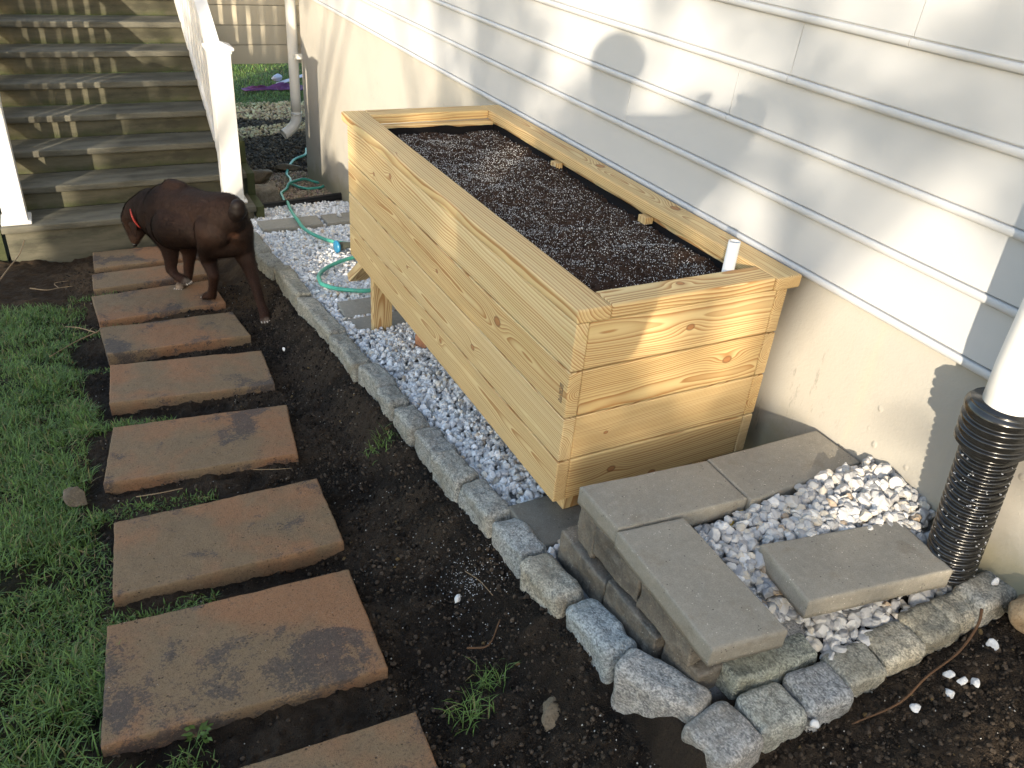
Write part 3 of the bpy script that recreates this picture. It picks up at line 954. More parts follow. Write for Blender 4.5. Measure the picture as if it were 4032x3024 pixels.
def soil_in_planter():
    x0, x1, y0, y1 = BT + 0.006, PW - BT - 0.006, BT + 0.006, PL - BT - 0.006
    xs = np.linspace(x0, x1, 130); ys = np.linspace(y0, y1, 380)
    X, Y = np.meshgrid(xs, ys, indexing='ij')
    P = np.stack([X, Y, X * 0], -1)
    def hz(P):
        e = np.minimum(np.minimum(P[..., 0] - x0, x1 - P[..., 0]), np.minimum(P[..., 1] - y0, y1 - P[..., 1]))
        return 0.531 + 0.013 * fbm(P, 2.4, 2, 21) + 0.012 * fbm(P, 9, 3, 31) - 0.008 * (1 - sst(0, 0.05, e))
    Z = hz(P) + 0.007 * fbm(P, 60, 3, 41)
    idx = np.arange(X.size).reshape(X.shape)
    F = np.stack([idx[:-1, :-1], idx[1:, :-1], idx[1:, 1:], idx[:-1, 1:]], -1).reshape(-1, 4)
    o = link("potting_soil", mesh_from("potting_soil", np.stack([X, Y, Z], -1).reshape(-1, 3), F, M['potting'], True))
    tag(o, "dark potting soil filling the pine planter box", "soil", kind="stuff")
    r = np.random.default_rng(5)
    # dark crumbs
    n = 9000
    Q = np.stack([r.uniform(x0, x1, n), r.uniform(y0, y1, n), np.zeros(n)], -1)
    Q[:, 2] = hz(Q) + 0.004
    sz = r.uniform(0.0016, 0.0045, n)
    c = np.array([0.030, 0.018, 0.012]) * r.uniform(0.5, 2.0, (n, 1))
    shapes = [pebble_shape(1, s, 5) for s in range(5)]
    o = scatter_mesh("soil_clumps", Q, sz, shapes, M['crumb'], c, 6)
    tag(o, "small dark crumbs of potting soil inside the planter", "soil", kind="stuff")
    n = 27000
    Q = np.stack([r.uniform(x0, x1, n), r.uniform(y0, y1, n), np.zeros(n)], -1)
    e = np.minimum(np.minimum(Q[:, 0] - x0, x1 - Q[:, 0]), np.minimum(Q[:, 1] - y0, y1 - Q[:, 1]))
    dens = sst(0.0, 0.11, e) * (0.75 + 0.5 * fbm(Q, 4.5, 2, 61)) + 0.05
    Q = Q[r.random(n) < dens]
    n = len(Q)
    Q[:, 2] = hz(Q) + 0.006 + r.uniform(-0.001, 0.002, n)
    sz = 0.0006 + 0.0014 * r.random(n) ** 2.2
    c = np.array([0.62, 0.61, 0.59]) * r.uniform(0.6, 1.15, (n, 1))
    o = scatter_mesh("perlite", Q, sz, [pebble_shape(1, s, 4) for s in range(20, 25)], M['perlite'], c, 7)
    tag(o, "white perlite grains scattered over the potting soil", "perlite", kind="stuff")
soil_in_planter()

def watering_tube():
    # open white pipe
    R1, R0 = 0.0165, 0.0135
    prof = [(R1, 0.02), (R1, 0.672), (R0, 0.672), (R0, 0.40)]
    n = 24
    V, F = [], []
    for r_, z in prof:
        for k in range(n):
            a = 2 * math.pi * k / n
            V.append((r_ * math.cos(a), r_ * math.sin(a), z))
    for i in range(len(prof) - 1):
        for k in range(n):
            F.append([i * n + k, i * n + (k + 1) % n, (i + 1) * n + (k + 1) % n, (i + 1) * n + k])
    o = link("watering_pipe", mesh_from("watering_pipe", V, F, M['pvc_pipe'], True), None, (0.543, 0.098, 0))
    o.data.materials[0] = M['pvc_pipe']
    tag(o, "short white filler pipe standing in the near right corner of the planter", "pipe")
watering_tube()

# ------------------------------------------------------------------ paving
def quad_slab(name, quad, ztop, thick, mat, edge=0.006, rag=0.0, bump=0.002, nu=60, nv=40, seed=0, parent=None, wob=0.0):
    """quad: 4 (x,y) corners far-left, far-right, near-right, near-left; ztop: function(x,y) or number"""
    q = np.array(quad, float)
    org = q.mean(0)
    u = np.linspace(0, 1, nu + 1); v = np.linspace(0, 1, nv + 1)
    # cluster towards borders
    f = lambda t: 0.5 + 0.5 * np.sign(t - 0.5) * (1 - (1 - np.abs(2 * t - 1)) ** 1.3)
    U, Vv = np.meshgrid(f(u), f(v), indexing='ij')
    P = (q[0] * ((1 - U) * (1 - Vv))[..., None] + q[1] * (U * (1 - Vv))[..., None] + q[2] * (U * Vv)[..., None] + q[3] * ((1 - U) * Vv)[..., None])
    lu = np.linalg.norm(q[1] - q[0]); lv = np.linalg.norm(q[3] - q[0])
    e = np.minimum(np.minimum(U, 1 - U) * lu, np.minimum(Vv, 1 - Vv) * lv)
    X, Y = P[..., 0], P[..., 1]
    P3 = np.stack([X, Y, np.full_like(X, seed * 1.3)], -1)
    Z = (ztop(X, Y) if callable(ztop) else np.full_like(X, ztop))
    t = np.clip(1 - e / edge, 0, 1)
    Z = Z - edge * (1 - np.sqrt(np.maximum(1 - t ** 2, 0))) * 0.8 + bump * fbm(P3, 25, 3, seed) + bump * 1.2 * fbm(P3, 6, 2, seed + 5)
    bd = (e < 1e-9)
    if rag:
        ctr = org
        dirv = np.stack([X - ctr[0], Y - ctr[1]], -1)
        dirv /= np.linalg.norm(dirv, axis=-1, keepdims=True) + 1e-9
        k = np.exp(-e / 0.012)
        sh = rag * (fbm(P3, 45, 3, seed + 9) + 0.8 * fbm(P3, 9, 2, seed + 3))
        X = X + dirv[..., 0] * k * sh
        Y = Y + dirv[..., 1] * k * sh
    top = np.stack([X, Y, Z], -1)
    nuu, nvv = top.shape[:2]
    idx = np.arange(nuu * nvv).reshape(nuu, nvv)
    F = [list(r) for r in np.stack([idx[:-1, 1:], idx[1:, 1:], idx[1:, :-1], idx[:-1, :-1]], -1).reshape(-1, 4)]
    ring = list(idx[:, 0]) + list(idx[-1, 1:]) + list(idx[-2::-1, -1]) + list(idx[0, -2:0:-1])
    V = [top.reshape(-1, 3)]
    base = nuu * nvv
    m = len(ring)
    prev = ring
    for s, lev in enumerate((0.25, 0.5, 0.75, 1.0)):
        rp = top.reshape(-1, 3)[ring].copy()
        zt = (ztop(rp[:, 0], rp[:, 1]) if callable(ztop) else np.full(m, ztop))
        rp[:, 2] = zt - edge * 0.8 - (thick - edge * 0.8) * lev
        nn = rp[:, :2] - org
        nn /= np.linalg.norm(nn, axis=1, keepdims=True)
        amt = wob * fbm(rp + seed, 30, 3, seed + 13)
        rp[:, :2] += nn * amt[:, None]
        V.append(rp)
        cur = [base + i for i in range(m)]
        for i in range(m):
            j = (i + 1) % m
            F.append([prev[i], prev[j], cur[j], cur[i]])
        prev = cur
        base += m
    F.append(prev)
    Vall = np.concatenate(V)
    zc = float(np.mean(Z))
    Vall = Vall - np.array([org[0], org[1], zc])
    me = mesh_from(name, Vall, F, M[mat], True)
    o = link(name, me, parent, (org[0], org[1], zc))
    return o

path_top = lambda x, y: -0.19 - 0.14 * y
SLABS = [
    ([[-1.165, -0.34], [-0.548, -0.373], [-0.575, -0.765], [-1.19, -0.735]], "mottled brown stepping slab at the bottom edge, cut off by the picture"),
    ([[-1.141, 0.226], [-0.527, 0.184], [-0.558, -0.222], [-1.178, -0.169]], "biggest brown stepping slab with a charcoal patch across its far edge"),
    ([[-1.093, 0.712], [-0.476, 0.696], [-0.501, 0.317], [-1.121, 0.343]], "plain brown stepping slab, third from the bottom of the picture"),
    ([[-1.051, 1.376], [-0.432, 1.289], [-0.491, 0.889], [-1.108, 0.964]], "reddish stepping slab beside the bark chip in the lawn"),
    ([[-1.022, 1.999], [-0.401, 1.893], [-0.429, 1.507], [-1.05, 1.591]], "grey brown stepping slab, fifth from the bottom of the picture"),
    ([[-1.037, 2.502], [-0.421, 2.472], [-0.405, 2.108], [-1.025, 2.136]], "ochre stepping slab just in front of the dog's hind paws"),
    ([[-1.046, 3.029], [-0.435, 3.06], [-0.425, 2.64], [-1.032, 2.596]], "stepping slab under the dog's left hind paw"),
    ([[-1.023, 3.448], [-0.42, 3.49], [-0.41, 3.19], [-1.033, 3.150]], "stepping slab under the dog's front paws, second from the stairs"),
    ([[-0.998, 3.947], [-0.39, 3.93], [-0.40, 3.585], [-1.009, 3.574]], "farthest stepping slab, against the bottom stair riser"),
]
for i, (q, lb) in enumerate(SLABS):
    o = quad_slab("stepping_slab", q, path_top, 0.075, 'slab', 0.0045, 0.0012, 0.0018, 80, 54, 50 + i, wob=0.0015)
    tag(o, lb, "stepping slab", "brown stepping slabs of the garden path")

PAVERS = [
    ([[-0.035, -0.160], [0.342, -0.188], [0.337, -0.356], [-0.033, -0.328]], 0.19, 'paver', "raised grey paver beside the front corner of the planter"),
    ([[0.348, -0.185], [0.738, -0.190], [0.742, -0.352], [0.341, -0.366]], 0.19, 'paver', "raised grey paver against the foundation, beside the planter's end"),
    ([[-0.036, -0.332], [0.142, -0.350], [0.130, -0.724], [-0.052, -0.702]], 0.188, 'paver', "raised grey paver laid lengthwise towards the camera above the stone edging"),
    ([[0.252, -0.500], [0.652, -0.562], [0.622, -0.742], [0.222, -0.686]], 0.19, 'paver', "loose grey paver lying on the white gravel near the black drain pipe"),
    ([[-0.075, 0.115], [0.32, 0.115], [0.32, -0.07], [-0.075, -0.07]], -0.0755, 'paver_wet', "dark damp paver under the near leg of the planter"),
    ([[-0.010, 1.870], [0.395, 1.880], [0.395, 1.702], [0.002, 1.700]], -0.3485, 'paver', "grey paver under the planter's far front leg"),
    ([[0.005, 2.055], [0.405, 2.060], [0.400, 1.886], [-0.008, 1.878]], -0.3475, 'paver', "grey paver lying just behind the far leg's paver"),
    ([[0.005, 3.857], [0.405, 3.870], [0.381, 3.619], [-0.008, 3.614]], lambda x, y: -0.065 - 0.14 * y, 'paver', "grey paver in the white gravel crossed by the green hose"),
    ([[0.430, 3.865], [0.735, 3.87], [0.735, 3.63], [0.410, 3.625]], lambda x, y: -0.065 - 0.14 * y, 'paver', "far grey paver with one pebble on it beside the hose paver"),
]
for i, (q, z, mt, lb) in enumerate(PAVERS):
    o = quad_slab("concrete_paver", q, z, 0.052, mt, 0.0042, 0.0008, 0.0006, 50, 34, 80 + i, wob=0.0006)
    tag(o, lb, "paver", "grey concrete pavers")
    if i == 3:
        o.rotation_euler = (R(-1.2), R(1.0), 0)

# stacked split-face blocks that carry the raised pavers
BLK = [
    (-0.030, 0.20, -0.245, -0.168, 0.02, 0.135, "dark split face block under the raised corner paver next to the planter"),
    (-0.031, 0.20, -0.440, -0.247, 0.046, 0.135, "middle split face block in the upper row below the pavers"),
    (-0.036, 0.13, -0.640, -0.443, 0.050, 0.134, "pale split face block in the upper row nearest the camera"),
    (-0.044, 0.18, -0.335, -0.120, -0.095, 0.019, "lower dark block against the damp paver"),
    (-0.046, 0.18, -0.540, -0.337, -0.080, 0.044, "lower brown block behind the blue grey edging stone"),
    (-0.020, 0.16, -0.662, -0.543, -0.060, 0.048, "lower block at the front end of the stacked wall"),
]
for i, (x0, x1, y0, y1, z0, z1, lb) in enumerate(BLK):
    V, F = rbox((x1 - x0, y1 - y0 - 0.001, z1 - z0), 0.007, 30, 0.005, 20, 200 + i, 4)
    o = link("wall_block", mesh_from("wall_block", V, F, M['block'], True), None, ((x0 + x1) / 2, (y0 + y1) / 2, (z0 + z1) / 2))
    tag(o, lb, "block", "stacked split face blocks")

# ------------------------------------------------------------------ granite edging
def edge_stone(cx, cy, ztop, lx, ly, hz, rz, tint, label, seed, rnd=0.016, rx=0.0, ry=0.0, noise=0.006):
    V, F = rbox((lx, ly, hz), rnd, 30, noise, 17, seed, 4)
    V2 = V.copy()
    V2[:, 0] += 0.006 * vnoise(V * 7 + seed, seed)
    o = link("edging_stone", mesh_from("edging_stone", V2, F, M['granite'], True), None, (cx, cy, ztop - hz / 2), (R(rx), R(ry), R(rz)))
    o["stone_tint"] = list(tint)
    tag(o, label, "edging stone", "granite edging stones")
    return o
ORD = ["first", "second", "third", "fourth", "fifth", "sixth", "seventh", "eighth", "ninth", "tenth", "eleventh", "twelfth", "thirteenth", "fourteenth", "fifteenth", "sixteenth", "seventeenth", "eighteenth"]
# straight run along the path, from the corner back to the stairs (outer/inner joints measured)
JOINTS = [-0.7005, -0.525, -0.318, -0.114, 0.077, 0.287, 0.487, 0.680, 0.876, 1.034, 1.287, 1.663, 2.219, 2.751, 3.086, 3.60]
TINTS = [(0.98, 0.95, 0.93), (0.92, 1.0, 1.06), (1.02, 0.96, 0.84), (0.86, 0.9, 0.93), (0.84, 0.86, 0.85), (0.88, 0.88, 0.84), (0.82, 0.82, 0.80), (0.86, 0.85, 0.80), (0.80, 0.80, 0.76), (0.84, 0.83, 0.78), (0.80, 0.78, 0.70), (0.84, 0.80, 0.70), (0.80, 0.78, 0.68), (0.76, 0.74, 0.66), (0.72, 0.70, 0.62)]
LB = ["pale pinkish granite edging stone behind the square corner stone",
      "blue grey rounded granite edging stone below the stacked blocks",
      "tan speckled granite edging stone where the gravel strip ends"]
for i in range(len(JOINTS) - 1):
    a, b = JOINTS[i], JOINTS[i + 1]
    yc = (a + b) / 2
    wdt = 0.094 if i < 3 else 0.086
    xc = (-0.148 - 0.062) / 2 + 0.007 * math.sin(i * 2.3) - 0.002
    zt = -0.062 - 0.14 * yc + 0.006 * math.sin(i * 1.7)
    if i < 2:
        zt -= 0.006
    if i == 0:
        edge_stone(-0.073, -0.622, 0.022, 0.090, 0.205, 0.15, 25.5, TINTS[0], LB[0], 300, 0.022, rx=-4, noise=0.005)
        continue
    lb = LB[i] if i < 3 else "%s granite edging stone from the tan one, along the white gravel" % ORD[i - 3]
    edge_stone(xc, yc, zt, wdt, (b - a) - 0.013, 0.15, 3.2 * math.sin(i * 3.1), TINTS[i], lb, 300 + i, 0.024 if i < 3 else 0.017, rx=-math.degrees(math.atan(0.14)), noise=0.007)
RIGHT = [
    (-0.036, -0.778, 0.024, 0.130, 0.124, 0.13, 9, (0.96, 0.94, 0.94), "square pinkish granite stone at the front corner of the edging"),
    (0.090, -0.774, 0.032, 0.120, 0.106, 0.13, -2, (0.95, 0.97, 0.92), "grey granite stone to the right of the corner stone"),
    (0.213, -0.783, 0.050, 0.120, 0.106, 0.13, -4, (0.82, 0.85, 0.90), "dark grey granite stone with a white pebble wedged at its side"),
    (0.334, -0.776, 0.056, 0.118, 0.098, 0.13, -3, (0.92, 0.90, 0.80), "granite stone touching the end of the inner step stone"),
    (0.448, -0.774, 0.074, 0.112, 0.098, 0.13, -6, (1.0, 0.95, 0.82), "sunlit granite stone in the middle of the right hand run"),
    (0.556, -0.776, 0.094, 0.118, 0.096, 0.13, -4, (0.84, 0.80, 0.68), "olive grey granite stone third from the boulder"),
    (0.640, -0.778, 0.112, 0.100, 0.084, 0.13, -5, (1.0, 0.93, 0.78), "yellowish granite stone second from the boulder"),
    (0.712, -0.788, 0.150, 0.120, 0.090, 0.14, -3, (0.92, 0.90, 0.84), "granite stone with one pebble on top, next to the boulder"),
]
for i, (cx, cy, zt, lx, ly, hz, rz, tint, lb) in enumerate(RIGHT):
    edge_stone(cx, cy, zt, lx, ly, hz, rz, tint, lb, 340 + i, 0.019, ry=-6 if i > 2 else -1, noise=0.0045)
o = edge_stone(0.160, -0.684, 0.052, 0.235, 0.075, 0.12, -3, (0.80, 0.84, 0.74), "long mossy granite stone tucked under the end of the lengthwise paver", 360, 0.015, noise=0.007)

# boulders and loose stones
def stone(name, loc, size, mat, label, cat, seed, group=None, rot=(0, 0, 0), sub=3, noise=0.12, planes=7):
    V, F = pebble_shape(sub, seed, planes)
    V = V * np.array(size) * (1 + noise * 0.5 * fbm(V, 3.2, 3, seed)[:, None])
    o = link(name, mesh_from(name, V, F, M[mat], True), None, loc, rot)
    return tag(o, label, cat, group)
stone("boulder", (0.742, -0.905, 0.175), (0.075, 0.085, 0.11), 'rock_tan', "tan rounded boulder at the right edge past the last edging stone", "boulder", 11)
stone("field_stone", (0.30, 5.30, -0.80), (0.17, 0.12, 0.09), 'rock', "flat brown field stone in the shade behind the newel post", "stone", 12, rot=(0, 0, 0.2))
stone("small_stone", (0.66, 5.72, -0.86), (0.12, 0.06, 0.05), 'rock', "small brown stone where the hose bends behind the house corner", "stone", 13)
V, F = rbox((0.27, 0.13, 0.16), 0.02, 20, 0.012, 14, 77, 4)
o = link("cut_stone", mesh_from("cut_stone", V, F, M['rock_grey'], True), None, (0.165, 4.53, -0.685), (0.1, 0, 0.12))
tag(o, "rough grey cut stone at the end of the black edging strip", "stone")
stone("soil_stone", (-0.078, -0.905, -0.078), (0.024, 0.024, 0.017), 'rock', "round brown stone on the soil left of the corner stone", "stone", 14)
stone("soil_stone", (0.02, -0.93, -0.062), (0.018, 0.026, 0.017), 'rock_tan', "rounded tan stone in front of the edging at the bottom edge", "stone", 15)
stone("soil_stone", (-0.175, -0.20, -0.158), (0.016, 0.012, 0.008), 'rock', "small flat stone on the dark soil near the tan edging stone", "stone", 16)
stone("wood_chunk", (-0.262, -0.50, -0.150), (0.030, 0.060, 0.026), 'rock', "crumbling brown wood chunk standing up from the dark soil", "wood chunk", 17, rot=(0.2, 0.2, -0.35), planes=4)
stone("bark_chip", (-1.19, 0.93, -0.330), (0.034, 0.05, 0.014), 'rock', "brown bark chip lying in the grass beside the path", "bark", 18, rot=(0.4, 0.1, 0.5))
V, F = rbox((0.20, 0.09, 0.057), 0.006, 18, 0.002, 40, 99, 3)
o = link("clay_brick", mesh_from("clay_brick", V, F, M['brick'], True), None, (0.275, 1.43, -0.272), (R(-6), 0, R(8)))
tag(o, "orange clay brick half hidden under the planter", "brick")

# ------------------------------------------------------------------ gravel
SH1 = [pebble_shape(2, s, 8) for s in range(40, 54)]
SH2 = [pebble_shape(3, s, 9) for s in range(60, 72)]
def gravel_colors(r, n, warm=0.25, k_=1.0):
    base = np.stack([np.full(n, 0.55), np.full(n, 0.54), np.full(n, 0.525)], -1)
    k = r.random(n)
    base[k < 0.25] = (0.40, 0.40, 0.405)
    base[(k > 0.25) & (k < 0.40)] = (0.72, 0.71, 0.69)
    base[k > 1 - 0.12 * warm / 0.25] = (0.58, 0.53, 0.45)
    base[k > 0.985] = (0.42, 0.33, 0.24)
    return np.minimum(base * k_ * r.uniform(0.82, 1.1, (n, 1)), 0.86)

def in_quad(P, q):
    q = np.array(q); ins = np.ones(len(P), bool)
    for i in range(4):
        a, b = q[i], q[(i + 1) % 4]
        ins &= ((b[0] - a[0]) * (P[:, 1] - a[1]) - (b[1] - a[1]) * (P[:, 0] - a[0])) <= 0.0
    return ins

def build_gravel():
    r = np.random.default_rng(8)
    n = 27000
    # denser close to the camera where it is seen large
    x = r.uniform(-0.072, 0.745, n); y = -0.12 + 4.45 * r.random(n)
    vis = (x < 0.30 + 0.04 * y) | (y > 1.6)
    x, y = x[vis], y[vis]
    P = np.stack([x, y, np.zeros(len(x))], -1)
    for q, z, mt, lb in PAVERS[4:]:
        P = P[~in_quad(P, q)]
    P = P[~((P[:, 1] < 0.02) & (P[:, 0] > 0.25))]
    n = len(P)
    lay = r.random(n)
    sz = 0.0080 + 0.0058 * r.random(n) + 0.006 * (r.random(n) < 0.10)
    P[:, 2] = ground_h(P[:, 0], P[:, 1]) + 0.006 + 0.026 * lay + 0.006 * fbm(P, 9, 2, 5)
    P[:, 2] = np.where(P[:, 0] < -0.05, P[:, 2] - 0.010, P[:, 2])
    o = scatter_mesh("white_gravel", P, sz, SH1, M['gravel'], gravel_colors(r, n, 0.25, 1.36), 9)
    tag(o, "bed of white marble gravel between the planter and the edging stones", "gravel", kind="stuff")
    # raised corner
    n = 2600
    x = r.uniform(0.0, 0.745, n); y = r.uniform(-0.80, -0.30, n)
    P = np.stack([x, y, np.zeros(n)], -1)
    keep = ~in_quad(P, PAVERS[0][0]) & ~in_quad(P, PAVERS[1][0]) & ~in_quad(P, PAVERS[2][0])
    keep &= ~((y < -0.745)) & ~((x < 0.28) & (y < -0.635)) & (x > 0.11)
    P = P[keep]; n = len(P)
    lay = r.random(n)
    sz = 0.0100 + 0.0085 * r.random(n) + 0.007 * (r.random(n) < 0.08)
    P[:, 2] = mound(P[:, 0], P[:, 1]) - 0.018 + 0.024 * lay
    o = scatter_mesh("raised_gravel", P, sz, SH2, M['gravel'], gravel_colors(r, n, 0.35, 0.86), 10)  # tint of the raised bed darkened in place of shade
    tag(o, "raised bed of coarse white gravel around the black drain pipe", "gravel", kind="stuff")
    # tan pea gravel beyond the black strip, and far bands with sunlight put into their colour
    n = 5200
    x = r.uniform(-0.02, 0.80, n); y = r.uniform(4.40, 5.65, n)
    P = np.stack([x, y, np.zeros(n)], -1)
    m2 = np.stack([r.uniform(0.0, 3.2, 6500), r.uniform(6.75, 8.3, 6500), np.zeros(6500)], -1)
    k = fbm(m2, 0.9, 2, 33)
    m2 = m2[(m2[:, 1] > 7.55 + 0.15 * m2[:, 0] + 0.3 * k) | (np.abs(m2[:, 1] - 6.9 - 0.25 * m2[:, 0]) < 0.18)]
    P = np.concatenate([P, m2]); n = len(P)
    sz = np.where(P[:, 1] < 6, r.uniform(0.006, 0.014, n), r.uniform(0.012, 0.022, n))
    P[:, 2] = ground_h(P[:, 0], P[:, 1]) + 0.004 + 0.014 * r.random(n)
    base = np.where(P[:, 1:2] < 6, [[0.30, 0.235, 0.165]], [[0.62, 0.45, 0.26]]) * r.uniform(0.5, 1.45, (n, 1)) + r.normal(0, 0.015, (n, 3))  # far bands get a paler, warmer colour in place of sunlight
    m = 9000
    Q = np.stack([r.uniform(-0.1, 2.6, m), r.uniform(5.5, 7.9, m), np.zeros(m)], -1)
    Q[:, 2] = ground_h(Q[:, 0], Q[:, 1]) + 0.004
    cq = np.array([0.105, 0.078, 0.050]) * (0.3 + 1.6 * r.random((m, 1)) ** 1.5)
    oq = scatter_mesh("bark_mulch", Q, r.uniform(0.008, 0.020, m), [pebble_shape(1, s, 4) for s in range(140, 145)], M['pea'], cq, 13)
    tag(oq, "dark brown mulch behind the stairs below the porch skirting", "mulch", kind="stuff")
    o = scatter_mesh("pea_gravel", P, sz, [pebble_shape(1, s, 4) for s in range(90, 96)], M['pea'], np.clip(base, 0.03, 0.7), 12)
    tag(o, "tan pea gravel beyond the black strip, with bands coloured as sunlit by the far lawn", "gravel", kind="stuff")
build_gravel()

PEB = [(0.377, -0.905, 0.026, "white pebble on the dark soil nearest the photo's bottom right twig"),
       (0.468, -0.915, 0.040, "white pebble left of the three close pebbles on the soil"),
       (0.500, -0.884, 0.050, "white pebble beside the brown twig below the edging"),
       (0.512, -0.908, 0.050, "lower white pebble of the close trio on the soil"),
       (0.532, -0.925, 0.052, "outer white pebble of the close trio on the soil"),
       (0.640, -0.880, 0.075, "white pebble under the yellowish edging stone"),
       (0.150, -0.842, 0.018, "white pebble wedged beside the dark grey edging stone"),
       (0.722, -0.792, 0.158, "white pebble on top of the last edging stone"),
       (-0.311, -0.075, -0.172, "lone white pebble on the dark soil left of the edging"),
       (-0.315, 1.818, -0.425, "pale pebble on the soil behind the dog's path"),
       (0.53, 3.76, -0.583, "pebble lying on the far grey paver")]
for i, (x, y, z, lb) in enumerate(PEB):
    V, F = pebble_shape(2, 500 + i, 8)
    s = 0.0115 + 0.003 * ((i * 7) % 3) / 2
    me = mesh_from("white_pebble", V * s * (1.5 if i == 10 else 1), F, M['gravel'], False, np.tile([[0.62, 0.62, 0.62]], (len(V), 1)))
    o = link("white_pebble", me, None, (x, y, z), (0.3 * i, 0.2 * i, i))
    tag(o, lb, "pebble", "stray white pebbles")

# ------------------------------------------------------------------ loose soil
def build_crumbs():
    r = np.random.default_rng(15)
    n = 60000
    x = np.concatenate([r.uniform(-0.62, -0.14, 34000), r.uniform(-1.20, -0.5, 12000), r.uniform(-0.35, 0.80, 14000)])
    y = np.concatenate([-1.25 + 4.3 * r.random(34000) ** 1.5, r.uniform(-1.1, 3.6, 12000), r.uniform(-1.25, -0.80, 14000)])
    P = np.stack([x, y, np.zeros(n)], -1)
    for q, lb in SLABS:
        P = P[~in_quad(P, q)]
    n = len(P)
    sz = 0.0013 + 0.0064 * r.random(n) ** 6
    P[:, 2] = ground_h(P[:, 0], P[:, 1]) + 0.018 * fbm(P * [1, 1, 0], 3.0, 3, 5) + 0.009 * fbm(P * [1, 1, 0], 14, 3, 9) + 0.002
    c = np.array([0.028, 0.0210, 0.0152]) * (0.25 + 2.8 * r.random((n, 1)) ** 1.6)
    k = r.random(n)
    c[k < 0.05] = np.array([0.055, 0.040, 0.026])
    c[(k > 0.06) & (k < 0.072)] = np.array([0.11, 0.075, 0.035])
    pale = (k > 0.985)
    c[pale] = np.array([0.4, 0.38, 0.34]); sz[pale] = r.uniform(0.0012, 0.0026, pale.sum())
    o = scatter_mesh("soil_crumbs", P, sz, [pebble_shape(1, s, 4) for s in range(110, 118)], M['crumb'], c, 16)
    tag(o, "crumbly dark topsoil with pale specks along the path", "soil", kind="stuff")
    # spilt perlite dust beside the tan stone
    n = 420
    ang = r.random(n) * 6.28; rad = np.abs(r.normal(0, 0.10, n))
    P = np.stack([-0.24 + rad * np.cos(ang) * 0.75, 0.0 + rad * np.sin(ang) * 1.2, np.zeros(n)], -1)
    P = P[P[:, 0] < -0.15]
    n = len(P)
    P[:, 2] = ground_h(P[:, 0], P[:, 1]) + 0.018 * fbm(P * [1, 1, 0], 3.0, 3, 5) + 0.009 * fbm(P * [1, 1, 0], 14, 3, 9) + 0.004
    o = scatter_mesh("spilt_perlite", P, r.uniform(0.0007, 0.0019, n), [pebble_shape(1, 130, 4)], M['perlite'], np.full((n, 3), 0.5) * r.uniform(0.6, 1.1, (n, 1)), 18)
    tag(o, "spilt white perlite dust on the soil beside the edging", "perlite", kind="stuff")
build_crumbs()

# ------------------------------------------------------------------ grass
def blades(P, H, W, r, lean=0.5, segs=3, cols=None):
    n = len(P)
    az = r.random(n) * 2 * math.pi
    d = np.stack([np.cos(az), np.sin(az), np.zeros(n)], -1)
    s = np.stack([-np.sin(az + r.normal(0, .6, n)), np.cos(az), np.zeros(n)], -1)
    s /= np.linalg.norm(s, axis=1, keepdims=True)
    ln = np.abs(r.normal(lean, 0.35, n))
    V = np.zeros((n, segs * 2 + 1, 3))
    for k in range(segs):
        t = k / segs
        c = P + d * (H * ln * t ** 1.7)[:, None] + np.array([0, 0, 1.0]) * (H * t * (1 - 0.35 * ln * t))[:, None]
        wd = (W * (1 - 0.6 * t))[:, None]
        V[:, 2 * k] = c - s * wd
        V[:, 2 * k + 1] = c + s * wd
    V[:, -1] = P + d * (H * ln)[:, None] + np.array([0, 0, 1.0]) * (H * np.maximum(0.15, 1 - 0.35 * ln))[:, None]
    m = segs * 2 + 1
    f = []
    for k in range(segs - 1):
        f.append([2 * k, 2 * k + 1, 2 * k + 3]); f.append([2 * k, 2 * k + 3, 2 * k + 2])
    f.append([2 * segs - 2, 2 * segs - 1, 2 * segs])
    f = np.array(f)
    F = (f[None] + (np.arange(n) * m)[:, None, None]).reshape(-1, 3)
    C = np.repeat(cols, m, 0).reshape(n, m, 3)
    C = C * np.linspace(0.75, 1.15, m)[None, :, None]
    return V.reshape(-1, 3), F, C.reshape(-1, 3)

def grass_cols(r, n, dry=0.09):
    c = np.array([0.102, 0.175, 0.040]) * r.uniform(0.5, 1.5, (n, 1))
    k = r.random(n)
    c[k < 0.25] = np.array([0.125, 0.205, 0.048]) * r.uniform(0.7, 1.2, ((k < 0.25).sum(), 1))
    c[k > 1 - dry] = np.array([0.24, 0.20, 0.09]) * r.uniform(0.6, 1.2, ((k > 1 - dry).sum(), 1))
    return c

